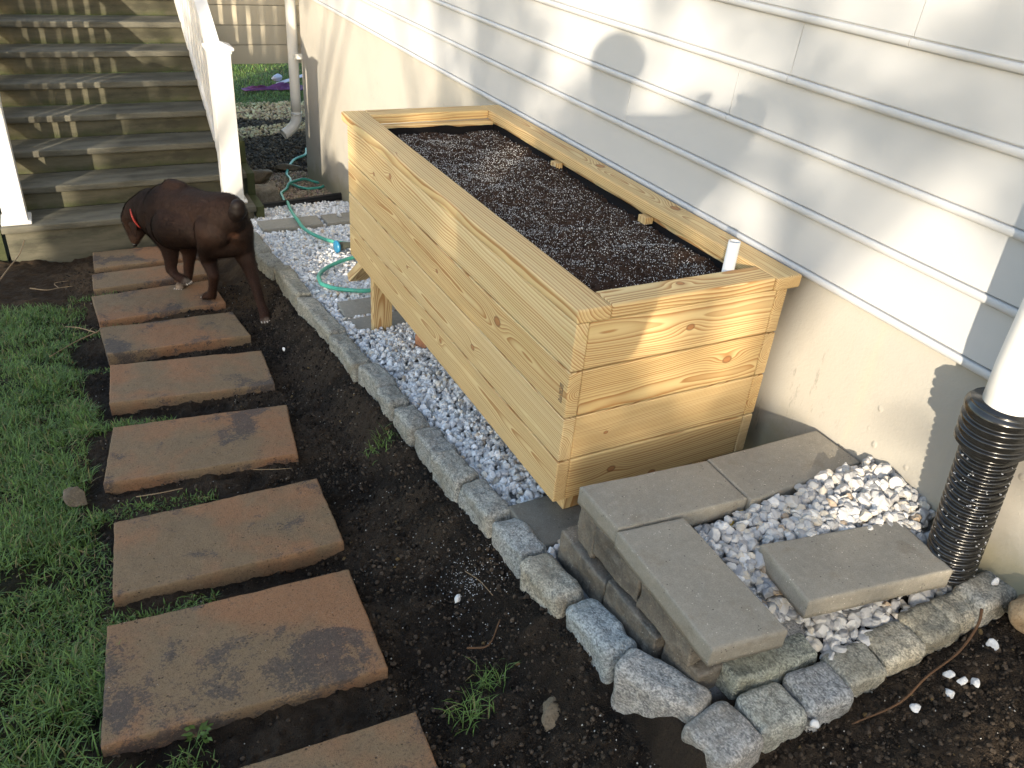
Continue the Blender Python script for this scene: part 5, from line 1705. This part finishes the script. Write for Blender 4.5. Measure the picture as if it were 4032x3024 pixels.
def build_dog():
    D = {
     'trunk': [(-0.39, 2.58, -0.063, 0.112), (-0.45, 2.72, -0.108, 0.122), (-0.509, 2.84, -0.149, 0.145), (-0.581, 2.98, -0.174, 0.160), (-0.619, 3.04, -0.203, 0.15), (-0.665, 3.12, -0.195, 0.112), (-0.727, 3.18, -0.237, 0.092), (-0.768, 3.24, -0.285, 0.064), (-0.772, 3.23, -0.328, 0.052), (-0.776, 3.215, -0.367, 0.038), (-0.779, 3.21, -0.393, 0.030)],
     'withers': [(-0.579, 2.97, -0.042, 0.050), (-0.546, 2.93, -0.038, 0.045)],
     'legFL': [(-0.638, 2.93, -0.229, 0.095), (-0.637, 2.88, -0.317, 0.058), (-0.64, 2.88, -0.392, 0.042), (-0.648, 2.88, -0.446, 0.033), (-0.631, 2.84, -0.47, 0.026), (-0.604, 2.8, -0.475, 0.031), (-0.594, 2.79, -0.481, 0.024)],
     'legFR': [(-0.543, 3.07, -0.325, 0.09), (-0.525, 3.05, -0.42, 0.050), (-0.536, 3.05, -0.493, 0.036), (-0.545, 3.05, -0.55, 0.031), (-0.559, 3.03, -0.590, 0.029), (-0.586, 3.0, -0.586, 0.031), (-0.609, 2.98, -0.590, 0.022)],
     'legHL': [(-0.450, 2.575, -0.129, 0.092), (-0.480, 2.62, -0.240, 0.066), (-0.483, 2.66, -0.32, 0.048), (-0.474, 2.6, -0.381, 0.034), (-0.479, 2.63, -0.458, 0.026), (-0.484, 2.68, -0.530, 0.030), (-0.506, 2.72, -0.547, 0.023)],
     'legHR': [(-0.345, 2.60, -0.149, 0.088), (-0.312, 2.64, -0.270, 0.066), (-0.3, 2.58, -0.342, 0.046), (-0.295, 2.47, -0.404, 0.032), (-0.287, 2.42, -0.480, 0.027), (-0.282, 2.375, -0.520, 0.033), (-0.289, 2.345, -0.526, 0.027)],
     'croup': [(-0.39, 2.60, -0.05, 0.07), (-0.372, 2.54, -0.052, 0.046)],
     'pelvis': [(-0.43, 2.60, -0.12, 0.100), (-0.37, 2.61, -0.13, 0.096)],
     'crotch': [(-0.44, 2.60, -0.22, 0.07), (-0.34, 2.62, -0.23, 0.07)],
     'flank': [(-0.52, 2.72, -0.17, 0.095), (-0.60, 2.84, -0.20, 0.115)],
     'lips': [(-0.747, 3.19, -0.345, 0.028), (-0.765, 3.19, -0.372, 0.024)],
    }
    off = np.array([-0.50, 2.80, -0.60])
    d = empty("dog", "stocky chocolate brown dog sniffing down beside the stairs with a stub tail", "dog", tuple(off))
    # toes
    toes = []
    for (px, py, pz, hx, hy) in ((-0.609, 2.975, -0.600, -0.6, -0.8), (-0.506, 2.725, -0.556, -0.4, 0.9), (-0.289, 2.335, -0.534, 0.0, -0.3), (-0.592, 2.785, -0.484, 0.7, -0.6)):
        hl = math.hypot(hx, hy); hx, hy = hx / hl, hy / hl
        for q in (-1.5, -0.5, 0.5, 1.5):
            s = 0.011 * q
            e = 0.016 - 0.004 * abs(q)
            toes.append([(px - hy * s, py + hx * s, pz, 0.0135), (px - hy * s * 1.2 + hx * e, py + hx * s * 1.2 + hy * e, pz - 0.005, 0.0095)])
    for k_, ch in D.items():
        if k_.startswith('leg'):
            D[k_] = [c[:3] + (c[3] * (1.0 if q_ == 0 else 0.86),) for q_, c in enumerate(ch)]
    D['trunk'] = [c[:3] + (c[3] * (0.93 if 0 < q_ < 3 else 0.97),) for q_, c in enumerate(D['trunk'])]
    chains = list(D.values()) + toes
    fur = m_fur()
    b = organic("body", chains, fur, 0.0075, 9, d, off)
    tl = [[(-0.375, 2.56, -0.052, 0.040), (-0.355, 2.50, -0.036, 0.041), (-0.345, 2.465, -0.004, 0.041), (-0.345, 2.46, 0.020, 0.036)]]
    tfur = m_plain("dark_fur", (0.0065, 0.0034, 0.0025), 0.6, 0.2, 0.4, 40, 0.4, 300)
    organic("tail", tl, tfur, 0.006, 4, d, off)
    # short coat lying along the body
    bpy.context.view_layer.update()
    ev = b.evaluated_get(bpy.context.evaluated_depsgraph_get())
    em = ev.to_mesh()
    nvv = len(em.vertices)
    co = np.zeros(nvv * 3, np.float32); no = np.zeros(nvv * 3, np.float32)
    em.vertices.foreach_get("co", co); em.vertices.foreach_get("normal", no)
    ev.to_mesh_clear()
    co = co.reshape(-1, 3).astype(float); no = no.reshape(-1, 3).astype(float)
    r = np.random.default_rng(77)
    rep_ = 4
    idx = np.repeat(np.arange(nvv), rep_)
    P = co[idx] + r.normal(0, 0.003, (len(idx), 3)); N = no[idx]
    flow = np.array([0.40, -0.74, -0.55]) + 0.25 * np.stack([fbm(P, 9, 2, 5), fbm(P, 9, 2, 6), fbm(P, 9, 2, 7)], -1) + r.normal(0, 0.12, (len(idx), 3))
    leg = sst(0.34, 0.22, P[:, 2])[:, None]
    flow = flow * (1 - leg) + np.array([0.02, -0.05, -1.0]) * leg
    flow = flow - N * np.sum(flow * N, 1, keepdims=True)
    flow /= np.linalg.norm(flow, axis=1, keepdims=True) + 1e-9
    side = np.cross(N, flow)
    L = (r.uniform(0.007, 0.013, len(idx)) * (1 - 0.4 * leg[:, 0]))[:, None]
    base_ = P - N * 0.0015
    V = np.stack([base_ - side * 0.0007, base_ + side * 0.0007, base_ + flow * L * 0.6 + N * L * 0.20 + side * 0.0005, base_ + flow * L + N * L * 0.24], 1).reshape(-1, 3)
    k4 = (np.arange(len(idx)) * 4)[:, None]
    F = np.concatenate([k4 + [[0, 1, 2]], k4 + [[0, 2, 3]]])
    cc = np.array([0.0128, 0.0062, 0.0040]) * (0.35 + 1.8 * r.random((len(idx), 1)) ** 2)
    cc = cc * (1 + 1.3 * leg)
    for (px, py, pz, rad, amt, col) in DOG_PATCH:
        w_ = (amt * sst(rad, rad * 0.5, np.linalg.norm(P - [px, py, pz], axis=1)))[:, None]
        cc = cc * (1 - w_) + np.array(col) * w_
    link("coat", mesh_from("coat", V, F, m_tint("coat_hair", 0.65, 0.18, 60, 0.1, 0.0, (0.005, 0.003, 0.002)), False, np.repeat(cc, 4, 0)), d)
    # ears hang beside the head
    for (p, q, r_, s_) in (((-0.790, 3.160, -0.236), (-0.782, 3.118, -0.275), (-0.780, 3.105, -0.338), 1), ((-0.735, 3.255, -0.235), (-0.705, 3.262, -0.275), (-0.712, 3.258, -0.33), -1)):
        P = catmull([p, q, r_], 8)
        rr = np.concatenate([np.linspace(0.014, 0.032, len(P) // 2), np.linspace(0.032, 0.008, len(P) - len(P) // 2)])
        V, F = tube(P, rr, 12)
        c = np.array(q)
        n = np.array([-0.75, -0.6, 0.1]) if s_ > 0 else np.array([0.75, 0.6, 0.1]); n = n / np.linalg.norm(n)
        V = V - ((V - np.repeat(P, 12, 0)) @ n)[:, None] * n * 0.72
        e = link("ear", mesh_from("ear", V - off, F, fur, True), d)
    # red collar round the neck
    ctr = np.array([-0.717, 3.146, -0.236]); T = np.array([-0.062, 0.06, -0.045]); T /= np.linalg.norm(T)
    A = np.cross(T, [0, 0, 1.0]); A /= np.linalg.norm(A); B = np.cross(T, A)
    V, F = [], []
    n = 40
    for k in range(n):
        a = 2 * math.pi * k / n
        for (dr, dt) in ((0.076, -0.004), (0.0875, -0.004), (0.0875, 0.004), (0.076, 0.004)):
            V.append(ctr + dr * (math.cos(a) * A + math.sin(a) * B) + T * dt)
    for k in range(n):
        for j in range(4):
            F.append([k * 4 + j, ((k + 1) % n) * 4 + j, ((k + 1) % n) * 4 + (j + 1) % 4, k * 4 + (j + 1) % 4])
    link("collar", mesh_from("collar", np.array(V) - off, F, M['collar'], True), d)
    # eyes and nose
    nv, nf = ICO[2]
    for p, s_, nm in (((-0.820, 3.222, -0.302), 0.007, "eye"), ((-0.775, 3.29, -0.300), 0.009, "eye"), ((-0.785, 3.205, -0.420), 0.014, "nose")):
        link(nm, mesh_from(nm, nv * s_ + np.array(p) - off, nf, M['black_plastic'], True), d)
    # pale claws
    cv = []
    for (px, py, pz, hx, hy) in ((-0.609, 2.975, -0.600, -0.6, -0.8), (-0.506, 2.725, -0.556, -0.4, 0.9), (-0.289, 2.335, -0.534, 0.0, -0.3), (-0.592, 2.785, -0.484, 0.7, -0.6)):
        hl = math.hypot(hx, hy); hx, hy = hx / hl, hy / hl
        for q in (-1.5, -0.5, 0.5, 1.5):
            s = 0.0135 * q
            e = 0.026 - 0.004 * abs(q)
            p0 = np.array([px - hy * s + hx * (e - 0.004), py + hx * s + hy * (e - 0.004), pz - 0.003]); p1 = p0 + np.array([hx, hy, -0.5]) * 0.009
            V, F = tube(np.array([p0, (p0 + p1) / 2 + [0, 0, 0.001], p1]), [0.0042, 0.0034, 0.0012], 6)
            link("claw", mesh_from("claw", V - off, F, M['claw'], True), d)
build_dog()

def build_person():
    x, y = -1.62, -1.585
    z = float(ground_h(x, y)) + 0.02
    base = np.array([x, y, z])
    p = empty("person", "person in dark jacket photographing with raised arms, whose shadow falls on the siding", "person", tuple(base))
    f = np.array([0.46, 0.89, 0]); l = np.array([-0.89, 0.46, 0])
    def q(a, b, h, r): return tuple(base + f * a + l * b + np.array([0, 0, h])) + (r,)
    H = []
    H.append([q(0, 0, 0.95, 0.135), q(0, 0, 1.10, 0.130), q(0.01, 0, 1.28, 0.150), q(0.0, 0, 1.40, 0.12), q(0.01, 0, 1.50, 0.062), q(0.02, 0, 1.58, 0.055)])
    for s in (1, -1):
        H.append([q(0, 0.10 * s, 1.28, 0.115), q(0, 0.18 * s, 1.40, 0.085), q(0.02, 0.22 * s, 1.38, 0.078)])
        H.append([q(0, 0.12 * s, 1.00, 0.115), q(0, 0.13 * s, 1.25, 0.115)])
        H.append([q(0.03, 0.24 * s, 0.98, 0.085), q(0.03, 0.24 * s, 1.32, 0.085)])
        H.append([q(0, 0.09 * s, 0.92, 0.115), q(0.015, 0.10 * s, 0.70, 0.082), q(0.01, 0.105 * s, 0.50, 0.062), q(-0.01, 0.11 * s, 0.32, 0.058), q(-0.01, 0.115 * s, 0.10, 0.042)])
    vd = np.array([0.388, 0.758, -0.524])
    hands = []
    for s, k in ((1, -0.075), (-1, 0.075)):
        hp = np.array(cam.location) - vd * 0.075 + np.array([0.89, -0.45, 0.0]) * k
        hands.append(hp)
        sh = np.array(q(0.02, 0.20 * s, 1.38, 0)[:3])
        el = (sh + hp) / 2 + np.array([0, 0, -0.13]) + l * s * 0.02 - vd * 0.04
        H.append([tuple(sh) + (0.078,), tuple(el) + (0.066,), tuple(hp * 0.85 + el * 0.15) + (0.042,), tuple(hp * 0.97 + el * 0.03) + (0.026,)])
    H.append([tuple(hands[1]) + (0.05,), q(0.10, -0.30, 1.22, 0.085), q(0.05, -0.24, 0.98, 0.09)])
    H.append([q(0.02, -0.10, 1.46, 0.075), tuple(np.array(q(0.02, -0.2, 1.42, 0)[:3]) * 0.5 + hands[1] * 0.5) + (0.075,), tuple(hands[1]) + (0.045,)])
    H.append([q(0.03, 0, 1.62, 0.088), q(0.02, 0, 1.69, 0.104), q(0.06, 0, 1.59, 0.062)])
    organic("body", H, M['jacket'], 0.014, 5, p, base)
    fc = base + f * 0.105 + np.array([0, 0, 1.64])
    V, F = ICO[2]
    hd = link("face", mesh_from("face", V * np.array([0.072, 0.072, 0.10]) + (base + f * 0.052 + np.array([0, 0, 1.635])) - base, F, M['skin'], True), p)
    link("nose", mesh_from("nose", V * 0.014 + (base + f * 0.128 + np.array([0, 0, 1.63])) - base, F, M['skin'], True), p)
    link("hair", mesh_from("hair", V * np.array([0.110, 0.110, 0.098]) + (base - f * 0.012 + np.array([0, 0, 1.715])) - base, F, M['hair'], True), p)
    for s in (1, -1):
        ft = [[q(-0.04, 0.115 * s, 0.045, 0.045), q(0.08, 0.12 * s, 0.035, 0.042), q(0.16, 0.125 * s, 0.028, 0.032)]]
        organic("boot", ft, M['shoe'], 0.01, 3, p, base)
        # hands: palm, four fingers and a thumb closed on the phone's edge
        c = hands[0] if s > 0 else hands[1]
        inw = np.array([0.89, -0.45, 0.0]) * s
        hh = [[tuple(c) + (0.026,), tuple(c + inw * 0.0 + np.array([0, 0, 0.04])) + (0.024,)]]
        for k in range(4):
            st = c + np.array([0, 0, 0.052 - 0.018 * k]) + f * 0.012
            hh.append([tuple(st) + (0.009,), tuple(st + f * 0.030 + inw * 0.012) + (0.0085,), tuple(st + f * 0.034 + inw * (0.040 - 0.004 * k)) + (0.0075,)])
        st = c + np.array([0, 0, 0.02]) - f * 0.012
        hh.append([tuple(st) + (0.011,), tuple(st - f * 0.018 + inw * 0.02) + (0.010,), tuple(st - f * 0.014 + inw * 0.045) + (0.008,)])
        organic("hand", hh, M['skin'], 0.005, 2, p, base)
    ph = link("phone", mesh_from("phone", *rbox((0.150, 0.008, 0.074), 0.003, 6), M['glass']), None, tuple(np.array(cam.location) - vd * 0.030), (R(-31.6), 0, R(-27.1)))
    tag(ph, "dark phone held up in both hands by the person", "phone")
build_person()

# ------------------------------------------------------------------ trees towards the low sun (they throw the dappled shade)
def G2(u, v, cu, cv, su, sv):
    return np.exp(-((u - cu) / su) ** 2 - ((v - cv) / sv) ** 2)

def cover(u, v):
    """how densely leaves stand along the sun ray that meets the plane x=0 at (y=u, z=v)"""
    P = np.stack([u, v * 1.0, u * 0 + 3.3], -1)
    nz = fbm(P, 1.6, 3, 91)
    nz2 = fbm(P, 4.2, 2, 97)
    d = np.full(u.shape, 0.43) + 0.32 * nz + 0.20 * nz2
    d = d - 0.34 * (1 - sst(-0.85, -0.45, u)) * sst(0.7, 0.9, v)
    for (a, b, k, q) in ((-0.78, 1.42, 0.10, 0.5), (-1.21, 1.22, 0.09, 0.5), (-1.11, 1.07, 0.12, 0.6), (-1.0, 1.14, 0.06, 0.4), (-0.19, 1.38, 0.11, 0.5), (-0.30, 1.25, 0.10, 0.5), (-0.5, 0.89, 0.10, 0.5), (0.54, 1.07, 0.10, 0.35), (-0.10, 1.25, 0.14, 0.6), (0.99, 1.07, 0.09, 0.5), (1.49, 0.90, 0.16, 0.6), (1.92, 0.94, 0.18, 0.6), (0.30, 1.36, 0.22, 0.6), (0.52, 1.22, 0.12, 0.5), (0.02, 1.12, 0.10, 0.4), (2.8, 0.9, 0.4, 0.7)):
        d = d - q * G2(u, v, a, b, k, k * 0.8)
    for (a, b, k, q) in ((-0.65, 1.25, 0.10, 0.3), (-0.89, 1.30, 0.08, 0.3), (1.85, 1.10, 0.12, 0.4), (1.30, 1.08, 0.10, 0.5), (0.85, 1.23, 0.12, 0.5), (0.79, 1.05, 0.12, 0.4), (1.12, 0.95, 0.10, 0.4), (0.44, 0.92, 0.20, 0.6)):
        d = d + q * G2(u, v, a, b, k, k)
    # hedge along the bottom
    hed = (1 - sst(0.16, 0.38, v + 0.10 * nz2 - 0.10 * (1 - sst(-0.5, -0.2, u)) + 0.24 * (1 - sst(-1.15, -0.85, u)))) * (1 - sst(1.9, 2.5, u + 0.2 * nz))
    low = (1 - sst(-0.50, -0.30, v + 0.08 * nz2)) * (1 - sst(3.9, 4.15, u)) * sst(1.6, 2.2, u)
    low2 = (1 - sst(-0.74, -0.62, v)) * sst(3.7, 3.9, u) * (1 - sst(5.35, 5.48, u))
    d = np.maximum(d, 0.80 * np.maximum(hed, np.maximum(low, low2)))
    # planter front
    d = d + 0.22 * G2(u, v, 0.75, 0.40, 0.95, 0.40)
    # lit: foundation at the right, far foundation, newel posts
    d = d - 0.85 * G2(u, v, -1.00, 0.62, 0.36, 0.26)
    d = d - 0.28 * G2(u, v, -0.40, 0.60, 0.30, 0.25)
    d = d - 0.7 * G2(u, v, -1.35, 0.95, 0.25, 0.20)
    d = d - 0.9 * G2(u, v, 3.5, 0.35, 1.15, 0.62)
    d = d - 0.5 * G2(u, v, 4.25, -0.2, 0.20, 0.6)
    d = d - 0.8 * G2(u, v, 5.70, -0.7, 0.30, 0.6)
    d = d - 0.5 * G2(u, v, 6.1, 0.45, 0.9, 0.5)
    d = d + 0.9 * G2(u, v, 4.95, -0.50, 0.42, 0.48) + 0.9 * G2(u, v, 5.02, -0.12, 0.40, 0.34)
    d = d - 0.35 * G2(u, v, 2.7, -0.35, 0.35, 0.12)
    return np.clip(d, 0, 1)

def build_trees():
    r = np.random.default_rng(41)
    def leafcloud(name, ulo, uhi, vlo, vhi, t0, t1, n, size, parent, base):
        u = r.uniform(ulo, uhi, n); v = r.uniform(vlo, vhi, n)
        keep = r.random(n) < cover(u, v) ** 1.3
        u, v = u[keep], v[keep]; n = len(u)
        t = r.uniform(t0, t1, n)
        P = np.stack([np.zeros(n), u, v], -1) - t[:, None] * SUN_DIR[None]
        # a leaf = bent quad pair
        lv = np.array([[-1, 0, 0], [0, -0.5, 0.06], [1, 0, 0], [0, 0.5, 0.06]])
        rot = rand_rot(r, n)
        s = size * r.uniform(0.7, 1.3, n)
        V = np.einsum('nij,vj->nvi', rot, lv) * s[:, None, None] + P[:, None, :]
        F = (np.array([[0, 1, 2, 3]])[None] + (np.arange(n) * 4)[:, None, None]).reshape(-1, 4)
        c = np.array([0.04, 0.065, 0.018]) * r.uniform(0.6, 1.5, (n, 1))
        o = link(name, mesh_from(name, V.reshape(-1, 3) - base, F, M['leaf'], False, np.repeat(c, 4, 0)), parent)
        return o
    bands = [("loose shade tree beyond the lawn whose leaves shade the right part of the siding", -2.8, 0.4, 0.30, 3.2, 8.2),
             ("dense shade tree beyond the lawn whose leaves shade the planter", 0.4, 2.6, 0.10, 3.2, 8.8),
             ("slender shade tree beyond the lawn whose leaves shade the stairs", 2.6, 7.2, -0.9, 2.8, 8.0)]
    LIMBS = [([(-0.74, 0.30), (-0.73, 0.60), (-0.71, 0.95), (-0.665, 1.25), (-0.63, 1.50), (-0.58, 2.0), (-0.6, 2.8)], 0.055, 0.022),
             ([(-0.73, 0.72), (-0.80, 0.98), (-0.917, 1.178), (-1.03, 1.34), (-1.168, 1.567), (-1.40, 2.0)], 0.040, 0.022),
             ([(-0.74, 0.55), (-0.88, 0.88), (-1.014, 1.116), (-1.12, 1.28), (-1.235, 1.415), (-1.5, 1.8)], 0.038, 0.024),
             ([(-0.88, 1.10), (-0.96, 1.27), (-1.05, 1.38), (-1.196, 1.503), (-1.5, 1.72)], 0.028, 0.018),
             ([(-0.66, 1.28), (-0.80, 1.45), (-0.86, 1.70), (-1.0, 2.2)], 0.03, 0.015)]
    for i, (lb, u0, u1, v0, v1, tc) in enumerate(bands):
        uc = -0.75 if i == 0 else (u0 + u1) / 2
        foot = np.array([0, uc, 0]) - tc * SUN_DIR
        foot[2] = 0.25
        tr = empty("shade_tree", lb, "tree", tuple(foot), "trees that shade the garden")
        leafcloud("crown", u0, u1, v0, v1, tc - 0.8, tc + 0.8, int(5200 * (u1 - u0) * (v1 - v0) / 4), 0.060, tr, foot)
        top = np.array([0, uc, v1 * 0.8 if i else 0.34]) - tc * SUN_DIR
        P = catmull([foot + [0, 0, -0.3], foot + [0.05, 0.03, 0.7], (foot + top) / 2 + [0.12, -0.1, 0], top], 6)
        # trunk stands clear of the lit patches behind the leaves
        V, F = tube(P, np.linspace(0.10, 0.03 if i else 0.06, len(P)), 10)
        parts = [(V, F)]
        if i == 0:
            for pl, r0, r1 in LIMBS:
                Q = catmull([np.array([0, a_, b_]) - tc * SUN_DIR for a_, b_ in pl], 6)
                parts.append(tube(Q, np.linspace(r0, r1, len(Q)), 9))
        for k in range(9 if i else 0):
            a = P[int(len(P) * r.uniform(0.35, 0.9))]
            e = np.array([0, r.uniform(u0, u1), r.uniform(max(v0, 0.9), v1)]) - r.uniform(tc - 0.6, tc + 0.6) * SUN_DIR
            m_ = (a + e) / 2 + np.array([0, 0, 0.12])
            Q = catmull([a, m_, e], 6)
            parts.append(tube(Q, np.linspace(0.032, 0.010, len(Q)), 7))
        Vs, Fs, b = [], [], 0
        for V, F in parts:
            Vs.append(V); Fs += [[q + b for q in f] for f in F]; b += len(V)
        link("trunk", mesh_from("trunk", np.concatenate(Vs) - foot, Fs, M['bark'], True), tr)
    # hedge added in front of them, out of view, to shade the path
    foot = np.array([0, 0.5, 0]) - 7.2 * SUN_DIR
    foot[2] = 0.3
    hd = empty("hedge", "unseen leafy hedge added to shade the path", "hedge", tuple(foot))
    leafcloud("foliage", -4.0, 2.5, -2.0, 0.40, 6.8, 7.4, 30000, 0.060, hd, foot)
    leafcloud("foliage", 1.5, 5.6, -1.8, -0.25, 6.8, 7.4, 14000, 0.060, hd, foot)
build_trees()
